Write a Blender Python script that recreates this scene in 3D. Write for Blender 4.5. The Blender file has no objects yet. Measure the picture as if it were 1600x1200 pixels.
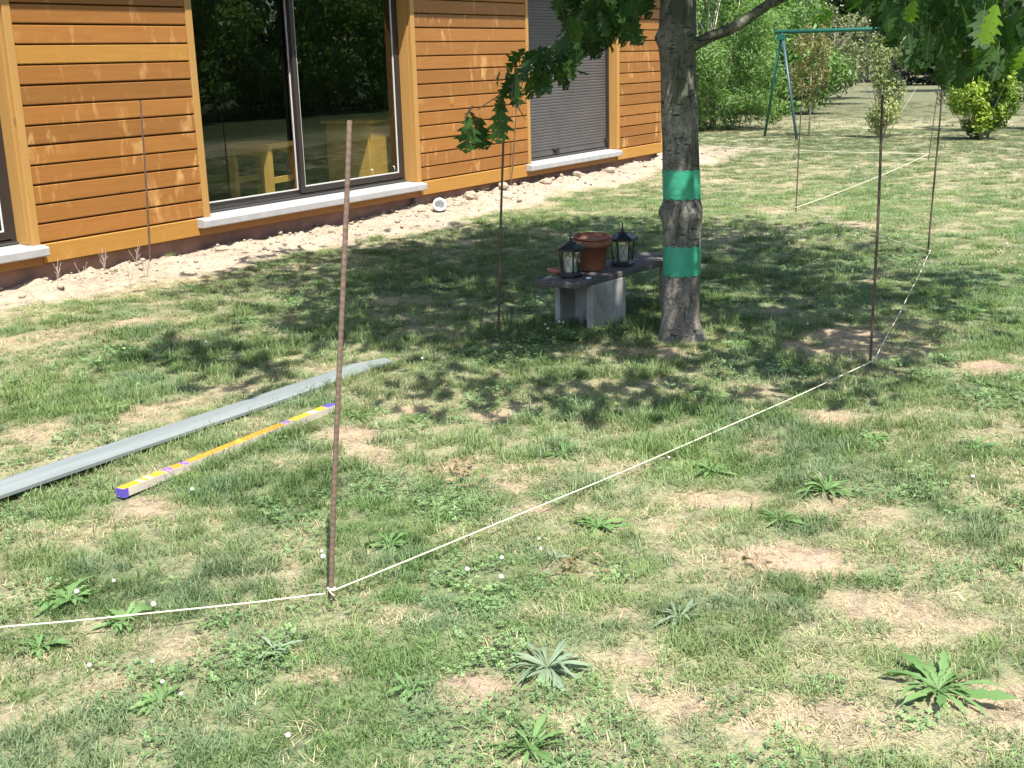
import bpy, math, random
import numpy as np
from mathutils import Vector, Matrix, Euler

random.seed(7)
rng = np.random.default_rng(7)
scene = bpy.context.scene
C = scene.collection

# ------------------------------------------------------------------ camera
# World: the house front is the plane x = -8.30 and runs along +y; z = 0 is the lawn.
CAMH = 1.65
F_PX = 1880.0                       # focal length in pixels of the 1600 px wide photograph
TH, ROLL, YAW = math.radians(15.13), math.radians(1.6), math.radians(32.72)
FW = np.array([-math.sin(YAW) * math.cos(TH), math.cos(YAW) * math.cos(TH), -math.sin(TH)])
_R0 = np.array([math.cos(YAW), math.sin(YAW), 0.0])
_U0 = np.cross(_R0, FW)
RT = _R0 * math.cos(ROLL) - _U0 * math.sin(ROLL)
UP = np.cross(RT, FW)
cam_data = bpy.data.cameras.new('camera')
cam = bpy.data.objects.new('camera', cam_data)
C.objects.link(cam)
m = Matrix.Identity(4)
for i in range(3):
    m[i][0], m[i][1], m[i][2] = RT[i], UP[i], -FW[i]
m[2][3] = CAMH
cam.matrix_world = m
cam_data.sensor_width = 36.0
cam_data.lens = 36.0 * F_PX / 1600.0
cam_data.clip_start = 0.05
cam_data.clip_end = 1500
scene.camera = cam

# ------------------------------------------------------------------ sky, sun, exposure
SUN = Vector((1.0, -0.75, 2.5)).normalized()
elev = math.asin(SUN.z)
azim = math.atan2(SUN.x, SUN.y)     # clockwise from +y
world = bpy.data.worlds.new('World')
scene.world = world
world.use_nodes = True
wn = world.node_tree
wn.nodes.clear()
sky = wn.nodes.new('ShaderNodeTexSky')
sky.sky_type = 'NISHITA'
sky.sun_disc = False
sky.sun_elevation = elev
sky.sun_rotation = azim
sky.air_density = 1.0
sky.dust_density = 1.5
bgn = wn.nodes.new('ShaderNodeBackground')
bgn.inputs['Strength'].default_value = 0.15
wo = wn.nodes.new('ShaderNodeOutputWorld')
wn.links.new(sky.outputs[0], bgn.inputs[0])
wn.links.new(bgn.outputs[0], wo.inputs[0])
sun_d = bpy.data.lights.new('sun', 'SUN')
sun_d.energy = 4.9
sun_d.angle = math.radians(0.55)
sun_d.color = (1.0, 0.955, 0.88)
sun_o = bpy.data.objects.new('sun', sun_d)
sun_o.rotation_euler = SUN.to_track_quat('Z', 'Y').to_euler()
sun_o.location = (5, -3, 12)
C.objects.link(sun_o)
scene.view_settings.view_transform = 'Standard'
scene.view_settings.look = 'None'
scene.view_settings.gamma = 1
scene.view_settings.use_curve_mapping = False
scene.view_settings.exposure = 1.19
scene.cycles.max_bounces = 8
scene.cycles.diffuse_bounces = 3
scene.cycles.glossy_bounces = 4
scene.cycles.transmission_bounces = 5
scene.cycles.transparent_max_bounces = 12
scene.cycles.caustics_reflective = False
scene.cycles.caustics_refractive = False
scene.cycles.sample_clamp_indirect = 4.0


# ------------------------------------------------------------------ measuring helpers (a photograph pixel -> a point of the place)
def ray(px, py):
    return FW + RT * (px - 800) / F_PX - UP * (py - 600) / F_PX


def gp(px, py, z=0.0):
    r = ray(px, py)
    t = (z - CAMH) / r[2]
    return np.array([0, 0, CAMH]) + r * t


def at(px, py, d):
    r = ray(px, py)
    return np.array([0, 0, CAMH]) + r * (d / math.hypot(r[0], r[1]))


# ------------------------------------------------------------------ numpy noise
def _hash(ix, iy, seed):
    h = (ix.astype(np.int64) * 374761393 + iy.astype(np.int64) * 668265263 + seed * 1442695041) & 0xFFFFFFFF
    h = ((h ^ (h >> 13)) * 1274126177) & 0xFFFFFFFF
    h = (h ^ (h >> 16)) & 0xFFFFFFFF
    return h / 4294967295.0


def vnoise(x, y, s, seed):
    x = np.asarray(x, float) / s + 1000.0
    y = np.asarray(y, float) / s + 1000.0
    ix, iy = np.floor(x), np.floor(y)
    fx, fy = x - ix, y - iy
    fx = fx * fx * (3 - 2 * fx)
    fy = fy * fy * (3 - 2 * fy)
    a, b = _hash(ix, iy, seed), _hash(ix + 1, iy, seed)
    c, d = _hash(ix, iy + 1, seed), _hash(ix + 1, iy + 1, seed)
    return (a * (1 - fx) + b * fx) * (1 - fy) + (c * (1 - fx) + d * fx) * fy


def fbm(x, y, s, seed, o=4):
    t, a, n = 0, 1.0, 0
    for i in range(o):
        t = t + a * vnoise(x, y, s / 2 ** i, seed + i * 17)
        n += a
        a *= 0.55
    return t / n


def sstep(a, b, x):
    t = np.clip((x - a) / (b - a), 0, 1)
    return t * t * (3 - 2 * t)


# ------------------------------------------------------------------ lawn fields: where it is bare, dry, lush
BARE = [(1130, 780, 75, 18, .9), (1050, 830, 40, 12, .6), (1200, 872, 110, 24, .9), (1300, 660, 60, 15, .7), (1550, 580, 38, 10, 1.),
        (1330, 526, 60, 12, .9), (1270, 548, 80, 14, .7), (635, 640, 42, 8, 1.), (775, 652, 36, 12, .9), (545, 682, 40, 14, .9),
        (575, 712, 50, 12, .7), (830, 800, 55, 15, .85), (790, 760, 60, 15, .5), (1150, 620, 60, 20, .5), (1400, 960, 90, 25, .85),
        (1530, 985, 60, 20, .5), (740, 1085, 70, 35, .85), (1030, 1105, 95, 30, .85), (990, 1045, 60, 25, .6), (480, 1062, 75, 20, 1.),
        (410, 885, 60, 20, .4), (165, 1066, 42, 14, .9), (230, 795, 60, 20, .75), (290, 1005, 40, 25, .6), (900, 892, 60, 15, .6),
        (450, 600, 80, 25, .4), (250, 640, 75, 18, .55), (60, 672, 60, 15, .5), (1250, 1130, 120, 40, .5), (1585, 1110, 50, 40, .7),
        (700, 735, 60, 20, .55), (1590, 740, 30, 20, .4), (300, 525, 110, 12, .4), (120, 520, 120, 12, .5), (1370, 440, 25, 6, .6),
        (1210, 700, 40, 14, .5), (960, 965, 60, 25, .35), (640, 960, 50, 20, .5), (110, 840, 60, 18, .4), (900, 730, 120, 12, .35),
        (1060, 552, 80, 12, .6), (1210, 330, 30, 5, .7), (1350, 352, 40, 6, .7), (1440, 1010, 90, 18, .6), (820, 960, 40, 15, .4),
        (40, 1120, 80, 30, .3), (1320, 800, 90, 20, .5), (880, 1130, 60, 30, .6)]
LUSH = [(450, 770, 110, 45, 1.), (130, 930, 110, 30, 1.), (380, 545, 220, 22, .9), (900, 655, 80, 20, .5), (1480, 600, 90, 30, .7),
        (1120, 965, 130, 60, .8), (340, 900, 100, 40, .8), (1180, 560, 80, 25, .9), (610, 850, 60, 25, .8), (1500, 480, 80, 30, .7),
        (820, 420, 260, 60, .7), (1200, 430, 180, 60, .7), (560, 1150, 110, 50, .6), (1500, 790, 120, 40, .6), (120, 620, 120, 30, .5),
        (860, 1180, 90, 50, .6), (840, 490, 90, 60, .8), (1000, 480, 60, 50, .8), (1300, 920, 110, 40, .6), (1250, 760, 60, 25, .6),
        (1250, 820, 60, 15, .8), (330, 700, 60, 20, .5), (960, 840, 70, 20, .5)]


def blobs(x, y, lst):
    out = np.zeros_like(x)
    wob = (fbm(x, y, .30, 91, 5) - .5) * 2.0 + (fbm(x, y, .06, 93, 2) - .5) * .7
    for px, py, rx, ry, s in lst:
        c = gp(px, py)
        d = math.hypot(c[0], c[1])
        ux, uy = c[0] / d, c[1] / d
        a = rx * d / F_PX
        b = max(ry * d * d / (F_PX * CAMH), .06)
        dx, dy = x - c[0], y - c[1]
        q = np.sqrt(((dx * uy - dy * ux) / a) ** 2 + ((dx * ux + dy * uy) / b) ** 2)
        out = np.maximum(out, s * (1 - sstep(.55, 1.35, q + wob)))
    return out


def strip(x, y):
    """the pale dug soil along the house wall: 1 at the wall, 0 on the lawn"""
    edge = -7.35 + (fbm(x, y, .8, 5) - .5) * .9 + np.where(y > 15.5, -.3, 0) + np.where(y < 7.5, (y - 7.5) * .11, 0)
    return sstep(.22, -.18, x - edge) * sstep(22.5, 17.5, y + 1.2 * (fbm(x, y, 1.2, 6) - .5))


def fields(x, y):
    x = np.asarray(x, float)
    y = np.asarray(y, float)
    d = np.hypot(x, y)
    n1 = fbm(x, y, .9, 11)
    n2 = fbm(x, y, .28, 23)
    n3 = fbm(x, y, 3.5, 41)
    bare = blobs(x, y, BARE)
    lush = blobs(x, y, LUSH)
    dry = sstep(.42, .68, .55 * n1 + .3 * n2 + .15 * n3 + .05)
    dry = np.clip(dry * .62 + bare * .8 - lush * .5, 0, 1)
    far = sstep(24, 31, d)
    dry = np.clip(dry + far * .75 + .35 * sstep(14, 17, d) * (1 - sstep(18.5, 21, d)), 0, 1)
    dry = np.clip(dry + .55 * sstep(-6.1, -7.2, x) * sstep(16, 12, y) * sstep(.3, .55, n2), 0, 1)
    holes = sstep(.60, .74, .6 * n2 + .4 * fbm(x, y, .12, 57)) * .55 * (1 - lush)
    cover = np.clip(1 - bare * .85 - holes, 0, 1)
    st = strip(x, y)
    cover = cover * (1 - st)
    return dry, cover, lush, bare, st


def height(x, y):
    x = np.asarray(x, float)
    y = np.asarray(y, float)
    h = (fbm(x, y, 1.4, 71, 3) - .5) * .045 + (fbm(x, y, .22, 73, 3) - .5) * .022
    st = strip(x, y)
    lump = np.maximum(fbm(x, y, .17, 77, 4) - .45, 0)
    mound = sstep(-7.3, -8.35, x) * (.015 + .055 * sstep(9.5, 12.0, y) * sstep(19, 17.4, y) + .02 * sstep(6.5, 5, y) * -1)
    return h * (1 - .6 * st) + st * (lump * .17 + np.maximum(fbm(x, y, .07, 79) - .5, 0) * .06 - .012) + mound


def hz(x, y):
    return float(height(np.array([x]), np.array([y]))[0])


# ------------------------------------------------------------------ materials
def newmat(name):
    mt = bpy.data.materials.new(name)
    mt.use_nodes = True
    nt = mt.node_tree
    nt.nodes.clear()
    out = nt.nodes.new('ShaderNodeOutputMaterial')
    b = nt.nodes.new('ShaderNodeBsdfPrincipled')
    nt.links.new(b.outputs[0], out.inputs[0])
    return mt, nt, b, out


def N(nt, typ, **kw):
    n = nt.nodes.new(typ)
    for k, v in kw.items():
        if k.startswith('i_'):
            key = k[2:]
            key = int(key) if key.isdigit() else key.replace('_', ' ')
            n.inputs[key].default_value = v
        else:
            setattr(n, k, v)
    return n


def ramp(nt, fac, stops):
    r = nt.nodes.new('ShaderNodeValToRGB')
    e = r.color_ramp.elements
    while len(e) < len(stops):
        e.new(.5)
    for el, (p, c) in zip(e, stops):
        el.position = p
        el.color = (*c, 1) if len(c) == 3 else c
    nt.links.new(fac, r.inputs[0])
    return r.outputs[0]


def mix(nt, fac, a, b, typ='MIX'):
    mx = nt.nodes.new('ShaderNodeMix')
    mx.data_type = 'RGBA'
    mx.blend_type = typ
    for sock, v in ((mx.inputs[0], fac), (mx.inputs[6], a), (mx.inputs[7], b)):
        if isinstance(v, (int, float)):
            sock.default_value = v
        elif isinstance(v, tuple):
            sock.default_value = (*v, 1) if len(v) == 3 else v
        else:
            nt.links.new(v, sock)
    return mx.outputs[2]


def math_n(nt, op, a, b=0.0):
    n = nt.nodes.new('ShaderNodeMath')
    n.operation = op
    for s, v in ((n.inputs[0], a), (n.inputs[1], b)):
        if isinstance(v, (int, float)):
            s.default_value = v
        else:
            nt.links.new(v, s)
    return n.outputs[0]


def coords(nt, scale=(1, 1, 1), kind='Object', rot=(0, 0, 0)):
    tc = nt.nodes.new('ShaderNodeTexCoord')
    mp = nt.nodes.new('ShaderNodeMapping')
    mp.inputs['Scale'].default_value = scale
    mp.inputs['Rotation'].default_value = rot
    nt.links.new(tc.outputs[kind], mp.inputs[0])
    return mp.outputs[0]


def noise(nt, vec, scale, detail=4, rough=.55, dist=0.0):
    n = N(nt, 'ShaderNodeTexNoise')
    n.inputs['Scale'].default_value = scale
    n.inputs['Detail'].default_value = detail
    n.inputs['Roughness'].default_value = rough
    n.inputs['Distortion'].default_value = dist
    if vec is not None:
        nt.links.new(vec, n.inputs['Vector'])
    return n.outputs['Fac']


def bump(nt, b, h, strength=.3, dist=.01):
    bp = nt.nodes.new('ShaderNodeBump')
    bp.inputs['Strength'].default_value = strength
    bp.inputs['Distance'].default_value = dist
    nt.links.new(h, bp.inputs['Height'])
    nt.links.new(bp.outputs[0], b.inputs['Normal'])


def simple(name, col, rough=.6, metal=0.0, var=.12, vscale=20, bmp=0.0, spec=.5):
    mt, nt, b, out = newmat(name)
    v = coords(nt)
    f = noise(nt, v, vscale, 5)
    lo = tuple(c * (1 - var) for c in col)
    hi = tuple(min(1, c * (1 + var)) for c in col)
    nt.links.new(ramp(nt, f, [(.3, lo), (.7, hi)]), b.inputs['Base Color'])
    b.inputs['Roughness'].default_value = rough
    b.inputs['Metallic'].default_value = metal
    b.inputs['Specular IOR Level'].default_value = spec
    if bmp:
        bump(nt, b, f, bmp)
    return mt


def wood_mat(name, base, dark, axis='y', rnd=.25, pale=0.0, rough=.55):
    """painted softwood: long grain, knots, tone differing from board to board, pale dapples of reflected light painted in"""
    mt, nt, b, out = newmat(name)
    sc = {'y': (14, .9, 14), 'z': (14, 14, .9), 'x': (.9, 14, 14)}[axis]
    geo = nt.nodes.new('ShaderNodeNewGeometry')
    oi = nt.nodes.new('ShaderNodeObjectInfo')
    off = nt.nodes.new('ShaderNodeVectorMath')
    off.operation = 'MULTIPLY_ADD'
    comb = nt.nodes.new('ShaderNodeCombineXYZ')
    for k in range(3):
        nt.links.new(oi.outputs['Random'], comb.inputs[k])
    nt.links.new(comb.outputs[0], off.inputs[0])
    off.inputs[1].default_value = (37, 53, 19)
    nt.links.new(geo.outputs['Position'], off.inputs[2])
    mp = nt.nodes.new('ShaderNodeMapping')
    mp.inputs['Scale'].default_value = sc
    nt.links.new(off.outputs[0], mp.inputs[0])
    gr = noise(nt, mp.outputs[0], 2.2, 6, .6, .6)
    big = noise(nt, off.outputs[0], .9, 2)
    col = ramp(nt, gr, [(.25, dark), (.5, tuple((a + c) / 2 for a, c in zip(base, dark))), (.72, base)])
    tone = math_n(nt, 'MULTIPLY_ADD', oi.outputs['Random'], rnd)
    tone.node.inputs[2].default_value = 1 - rnd / 2
    col = mix(nt, 1.0, col, tone, 'MULTIPLY')
    col = mix(nt, math_n(nt, 'MULTIPLY', big, .35), col, tuple(c * .8 for c in base))
    # knots
    kn = nt.nodes.new('ShaderNodeTexVoronoi')
    kn.inputs['Scale'].default_value = 3.2
    mk = nt.nodes.new('ShaderNodeMapping')
    mk.inputs['Scale'].default_value = {'y': (1, .45, 1.2), 'z': (1, 1.2, .45), 'x': (.45, 1, 1.2)}[axis]
    nt.links.new(off.outputs[0], mk.inputs[0])
    nt.links.new(mk.outputs[0], kn.inputs['Vector'])
    kf = ramp(nt, kn.outputs['Distance'], [(.03, (1, 1, 1)), (.075, (0, 0, 0))])
    col = mix(nt, math_n(nt, 'MULTIPLY', kf, .55), col, tuple(c * .45 for c in dark))
    if pale:  # diagonal glints of light, painted into the board colour as pale streaks
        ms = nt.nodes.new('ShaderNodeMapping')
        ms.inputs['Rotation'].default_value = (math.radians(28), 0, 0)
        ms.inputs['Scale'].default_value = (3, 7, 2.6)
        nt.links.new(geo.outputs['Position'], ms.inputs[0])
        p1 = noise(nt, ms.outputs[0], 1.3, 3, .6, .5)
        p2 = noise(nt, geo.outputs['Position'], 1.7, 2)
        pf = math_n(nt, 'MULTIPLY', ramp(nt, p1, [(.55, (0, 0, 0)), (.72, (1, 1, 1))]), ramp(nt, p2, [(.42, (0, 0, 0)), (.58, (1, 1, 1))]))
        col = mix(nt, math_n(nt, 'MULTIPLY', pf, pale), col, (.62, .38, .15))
    nt.links.new(col, b.inputs['Base Color'])
    b.inputs['Roughness'].default_value = rough
    b.inputs['Specular IOR Level'].default_value = .35
    bump(nt, b, gr, .25, .004)
    return mt


def leaf_mat(name, cols, trans=.35, rough=.5, attr='v', scale=None):
    """leaves: hue differs from leaf to leaf (attribute v), some light passes through"""
    mt, nt, b, out = newmat(name)
    a = N(nt, 'ShaderNodeAttribute', attribute_name=attr)
    n = len(cols)
    col = ramp(nt, a.outputs['Fac'], [(i / (n - 1), c) for i, c in enumerate(cols)])
    nt.links.new(col, b.inputs['Base Color'])
    b.inputs['Roughness'].default_value = rough
    b.inputs['Specular IOR Level'].default_value = .35
    tr = nt.nodes.new('ShaderNodeBsdfTranslucent')
    tc = mix(nt, 1.0, col, (1.9, 2.0, .9), 'MULTIPLY')
    nt.links.new(tc, tr.inputs[0])
    ms = nt.nodes.new('ShaderNodeMixShader')
    ms.inputs[0].default_value = trans
    nt.links.new(b.outputs[0], ms.inputs[1])
    nt.links.new(tr.outputs[0], ms.inputs[2])
    nt.links.new(ms.outputs[0], out.inputs[0])
    return mt


def single_leaf_mat(name, c1, c2, trans=.3):
    """for leaves that are objects: hue from the object's own random number, paler midrib and veins"""
    mt, nt, b, out = newmat(name)
    oi = nt.nodes.new('ShaderNodeObjectInfo')
    v = coords(nt)
    f = noise(nt, v, 25, 3)
    col = mix(nt, oi.outputs['Random'], c1, c2)
    col = mix(nt, math_n(nt, 'MULTIPLY', f, .5), col, tuple(c * .6 for c in c1))
    sep = nt.nodes.new('ShaderNodeSeparateXYZ')
    tc0 = nt.nodes.new('ShaderNodeTexCoord')
    nt.links.new(tc0.outputs['Object'], sep.inputs[0])
    rib = math_n(nt, 'LESS_THAN', math_n(nt, 'ABSOLUTE', sep.outputs[0]), .0012)
    col = mix(nt, math_n(nt, 'MULTIPLY', rib, .6), col, (.12, .16, .07))
    nt.links.new(col, b.inputs['Base Color'])
    b.inputs['Roughness'].default_value = .6
    b.inputs['Specular IOR Level'].default_value = .25
    tr = nt.nodes.new('ShaderNodeBsdfTranslucent')
    nt.links.new(mix(nt, 1.0, col, (1.9, 2.1, .8), 'MULTIPLY'), tr.inputs[0])
    ms = nt.nodes.new('ShaderNodeMixShader')
    ms.inputs[0].default_value = trans
    nt.links.new(b.outputs[0], ms.inputs[1])
    nt.links.new(tr.outputs[0], ms.inputs[2])
    nt.links.new(ms.outputs[0], out.inputs[0])
    return mt


M = {}
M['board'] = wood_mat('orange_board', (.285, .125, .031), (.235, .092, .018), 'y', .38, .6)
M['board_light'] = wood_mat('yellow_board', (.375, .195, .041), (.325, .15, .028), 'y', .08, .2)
M['trim'] = wood_mat('yellow_trim', (.41, .235, .075), (.36, .19, .05), 'z', .08, 0)
M['under_board'] = wood_mat('under_sill_board', (.36, .17, .05), (.28, .12, .035), 'y', .05, 0)
M['gap'] = simple('batten_dark', (.17, .085, .02), .9)
M['plinth'] = simple('maroon_plinth', (.27, .155, .125), .85, 0, .22, 6, .2)
M['sill'] = simple('pale_sill', (.32, .315, .31), .6, 0, .10, 9, .1)
M['frame'] = simple('brown_aluminium', (.042, .034, .031), .4, .3, .08, 5)
M['frame_light'] = simple('sill_track', (.11, .105, .10), .4, .5, .08, 5)
M['bead'] = simple('white_bead', (.62, .60, .57), .4, 0, .03)
M['shutter'] = simple('shutter_grey', (.085, .076, .072), .5, .1, .12, 3)
M['dark'] = simple('dark_plastic', (.02, .018, .018), .4)
M['black_metal'] = simple('black_metal', (.022, .024, .028), .38, .5, .3, 30, .1)
M['rust'] = None
M['cord'] = simple('cord', (.50, .47, .35), .8, 0, .08, 200)
M['terracotta'] = simple('terracotta', (.235, .088, .048), .75, 0, .25, 12, .15)
M['candle'] = simple('candle_wax', (.85, .85, .82), .5, 0, .03)
M['concrete'] = simple('grey_concrete', (.28, .27, .25), .9, 0, .30, 9, .5)
M['plank_top'] = wood_mat('weathered_wood', (.10, .092, .085), (.05, .045, .042), 'y', .1, 0, .8)
M['green_steel'] = simple('green_steel', (.012, .105, .07), .45, .1, .2, 8)
M['blue_steel'] = simple('blue_grey_steel', (.035, .075, .085), .45, .1, .2, 8)
M['white_plastic'] = simple('white_plastic', (.66, .65, .65), .4, 0, .04)
M['tape'] = None
M['render_wall'] = simple('inner_plaster', (.30, .28, .24), .9)
M['inner_floor'] = simple('inner_floor', (.05, .045, .04), .6)
M['furn'] = wood_mat('pine_furniture', (.72, .42, .12), (.62, .33, .08), 'z', .1, 0, .45)
M['roof'] = simple('roof_tile', (.22, .09, .06), .85, 0, .25, 6, .4)
M['soffit'] = simple('soffit', (.50, .25, .09), .7, 0, .1, 5)
M['petal'] = simple('clover_white', (.50, .50, .44), .7, 0, .08, 200)
M['stem_green'] = simple('stem_green', (.12, .18, .06), .6)
M['bark_far'] = simple('grey_bark', (.17, .155, .14), .9, 0, .3, 12, .5)
M['bark_pale'] = simple('pale_bark', (.38, .33, .26), .9, 0, .2, 20, .3)


def make_rust(nm='rusty_steel', g=1.0):
    mt, nt, b, out = newmat(nm)
    v = coords(nt)
    f = noise(nt, v, 60, 5)
    g_ = noise(nt, v, 4, 3)
    c = ramp(nt, f, [(.3, (.075 * g, .042 * g, .028 * g)), (.55, (.12 * g, .07 * g, .045 * g)), (.75, (.20 * g, .13 * g, .085 * g))])
    c = mix(nt, g_, c, (.09 * g, .07 * g, .06 * g))
    nt.links.new(c, b.inputs['Base Color'])
    b.inputs['Roughness'].default_value = .75
    b.inputs['Metallic'].default_value = .25
    bump(nt, b, f, .4, .002)
    return mt


def make_tape():
    mt, nt, b, out = newmat('green_band')
    v = coords(nt)
    f = noise(nt, v, 7, 4)
    nt.links.new(ramp(nt, f, [(.3, (.022, .235, .135)), (.75, (.05, .34, .21))]), b.inputs['Base Color'])
    b.inputs['Roughness'].default_value = .42
    bump(nt, b, noise(nt, coords(nt, (9, 9, 34)), 1.0, 4, .6, .6), .7, .006)
    return mt


def make_bark():
    mt, nt, b, out = newmat('oak_bark')
    geo = nt.nodes.new('ShaderNodeNewGeometry')
    pos = geo.outputs['Position']
    mp = nt.nodes.new('ShaderNodeMapping')
    mp.inputs['Scale'].default_value = (1, 1, .5)
    nt.links.new(pos, mp.inputs[0])
    big = noise(nt, mp.outputs[0], 7, 5, .6, .4)
    fine = noise(nt, pos, 60, 5, .65)
    col = ramp(nt, big, [(.30, (.05, .048, .038)), (.44, (.115, .108, .086)), (.55, (.20, .188, .155)), (.68, (.33, .31, .26))])
    sep = nt.nodes.new('ShaderNodeSeparateXYZ')
    nt.links.new(pos, sep.inputs[0])
    low = ramp(nt, sep.outputs[2], [(.35, (1, 1, 1)), (.75, (0, 0, 0))])
    col = mix(nt, math_n(nt, 'MULTIPLY', low, .75), col, (.20, .17, .145))
    fr_ = ramp(nt, fine, [(.40, (1, 1, 1)), (.58, (0, 0, 0))])
    col = mix(nt, math_n(nt, 'MULTIPLY', fr_, .55), col, (.045, .042, .034))
    mv = nt.nodes.new('ShaderNodeMapping')
    mv.inputs['Scale'].default_value = (38, 38, 6)
    nt.links.new(pos, mv.inputs[0])
    cr = ramp(nt, noise(nt, mv.outputs[0], 1.0, 5, .7, .8), [(.36, (1, 1, 1)), (.44, (0, 0, 0))])
    col = mix(nt, math_n(nt, 'MULTIPLY', cr, .42), col, (.04, .037, .03))
    # green algae
    al = math_n(nt, 'ADD', noise(nt, pos, 5.1, 3), math_n(nt, 'MULTIPLY', math_n(nt, 'SUBTRACT', sep.outputs[2], 1.0), .10))
    col = mix(nt, ramp(nt, al, [(.5, (0, 0, 0)), (.7, (.7, .7, .7))]), col, (.06, .075, .04))
    # horizontal lenticels
    ml = nt.nodes.new('ShaderNodeMapping')
    ml.inputs['Scale'].default_value = (11, 11, 55)
    nt.links.new(pos, ml.inputs[0])
    ln = noise(nt, ml.outputs[0], 1.0, 2, .5)
    lf = ramp(nt, ln, [(.63, (0, 0, 0)), (.68, (1, 1, 1))])
    col = mix(nt, math_n(nt, 'MULTIPLY', lf, .8), col, (.018, .016, .014))
    # pale scrapes
    ps = ramp(nt, noise(nt, pos, 12, 4, .7, 1.0), [(.66, (0, 0, 0)), (.74, (.7, .7, .7))])
    col = mix(nt, ps, col, (.36, .34, .30))
    nt.links.new(col, b.inputs['Base Color'])
    b.inputs['Roughness'].default_value = .9
    hgt = math_n(nt, 'ADD', math_n(nt, 'MULTIPLY', big, 2.0), math_n(nt, 'SUBTRACT', fine, lf))
    hgt = math_n(nt, 'SUBTRACT', hgt, cr)
    bump(nt, b, hgt, .9, .009)
    return mt


def make_glass():
    mt, nt, b, out = newmat('window_glass')
    nt.nodes.remove(b)
    gl = nt.nodes.new('ShaderNodeBsdfGlossy')
    gl.inputs['Roughness'].default_value = 0.004
    gl.inputs['Color'].default_value = (.92, .96, .95, 1)
    tr = nt.nodes.new('ShaderNodeBsdfTransparent')
    tr.inputs[0].default_value = (.86, .89, .84, 1)
    fr = nt.nodes.new('ShaderNodeFresnel')
    fr.inputs[0].default_value = 1.5
    f2 = math_n(nt, 'MULTIPLY_ADD', fr.outputs[0], 1.45)
    f2.node.inputs[2].default_value = .015
    gm = nt.nodes.new('ShaderNodeNewGeometry')      # reflect at the outer face only
    f2 = math_n(nt, 'MULTIPLY', f2, math_n(nt, 'SUBTRACT', 1.0, gm.outputs['Backfacing']))
    ms = nt.nodes.new('ShaderNodeMixShader')
    nt.links.new(f2, ms.inputs[0])
    nt.links.new(tr.outputs[0], ms.inputs[1])
    nt.links.new(gl.outputs[0], ms.inputs[2])
    nt.links.new(ms.outputs[0], out.inputs[0])
    return mt


def make_lantern_glass():
    mt, nt, b, out = newmat('lantern_glass')
    nt.nodes.remove(b)
    gl = nt.nodes.new('ShaderNodeBsdfGlossy')
    gl.inputs['Roughness'].default_value = 0.05
    tr = nt.nodes.new('ShaderNodeBsdfTransparent')
    tr.inputs[0].default_value = (.97, .98, .97, 1)
    ms = nt.nodes.new('ShaderNodeMixShader')
    ms.inputs[0].default_value = .16
    nt.links.new(tr.outputs[0], ms.inputs[1])
    nt.links.new(gl.outputs[0], ms.inputs[2])
    nt.links.new(ms.outputs[0], out.inputs[0])
    return mt


def make_ground():
    mt, nt, b, out = newmat('lawn_soil')
    a = N(nt, 'ShaderNodeAttribute', attribute_name='soil_colour')
    geo = nt.nodes.new('ShaderNodeNewGeometry')
    pos = geo.outputs['Position']
    n1 = noise(nt, pos, 45, 6, .7)
    n2 = noise(nt, pos, 9, 5, .65)
    n3 = noise(nt, pos, 180, 3, .6)
    f = math_n(nt, 'ADD', math_n(nt, 'MULTIPLY', n1, .9), math_n(nt, 'MULTIPLY', n2, .6))
    f = math_n(nt, 'ADD', f, math_n(nt, 'MULTIPLY', n3, .4))
    col = mix(nt, 1.0, a.outputs['Color'], ramp(nt, f, [(.62, (.45, .45, .45)), (.95, (1.0, 1.0, 1.0)), (1.25 / 1.3, (1.3, 1.27, 1.2))]), 'MULTIPLY')
    nt.links.new(col, b.inputs['Base Color'])
    b.inputs['Roughness'].default_value = .95
    b.inputs['Specular IOR Level'].default_value = .15
    bump(nt, b, f, .9, .012)
    return mt


def make_grass():
    mt, nt, b, out = newmat('grass_blade')
    a = N(nt, 'ShaderNodeAttribute', attribute_name='tint', attribute_type='INSTANCER')
    v = N(nt, 'ShaderNodeAttribute', attribute_name='v')
    col = mix(nt, 1.0, a.outputs['Color'], ramp(nt, v.outputs['Fac'], [(0, (.62, .66, .55)), (.5, (1, 1, 1)), (.86, (1.25, 1.2, 1.05)), (1, (1.9, 1.55, 1.5))]), 'MULTIPLY')
    nt.links.new(col, b.inputs['Base Color'])
    b.inputs['Roughness'].default_value = .55
    b.inputs['Specular IOR Level'].default_value = .3
    tr = nt.nodes.new('ShaderNodeBsdfTranslucent')
    nt.links.new(mix(nt, 1.0, col, (1.3, 1.5, .8), 'MULTIPLY'), tr.inputs[0])
    ms = nt.nodes.new('ShaderNodeMixShader')
    ms.inputs[0].default_value = .3
    nt.links.new(b.outputs[0], ms.inputs[1])
    nt.links.new(tr.outputs[0], ms.inputs[2])
    nt.links.new(ms.outputs[0], out.inputs[0])
    return mt


def make_grey_plank():
    mt, nt, b, out = newmat('grey_plank')
    v = coords(nt, (9, .7, 9))
    f = noise(nt, v, 2, 5)
    v2 = coords(nt)
    g_ = noise(nt, v2, 35, 5, .7)
    c = ramp(nt, f, [(.3, (.135, .158, .155)), (.7, (.19, .212, .21))])
    c = mix(nt, ramp(nt, g_, [(.5, (0, 0, 0)), (.75, (.5, .5, .5))]), c, (.20, .21, .19))
    nt.links.new(c, b.inputs['Base Color'])
    b.inputs['Roughness'].default_value = .8
    b.inputs['Specular IOR Level'].default_value = .2
    bump(nt, b, g_, .35, .004)
    return mt


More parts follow.
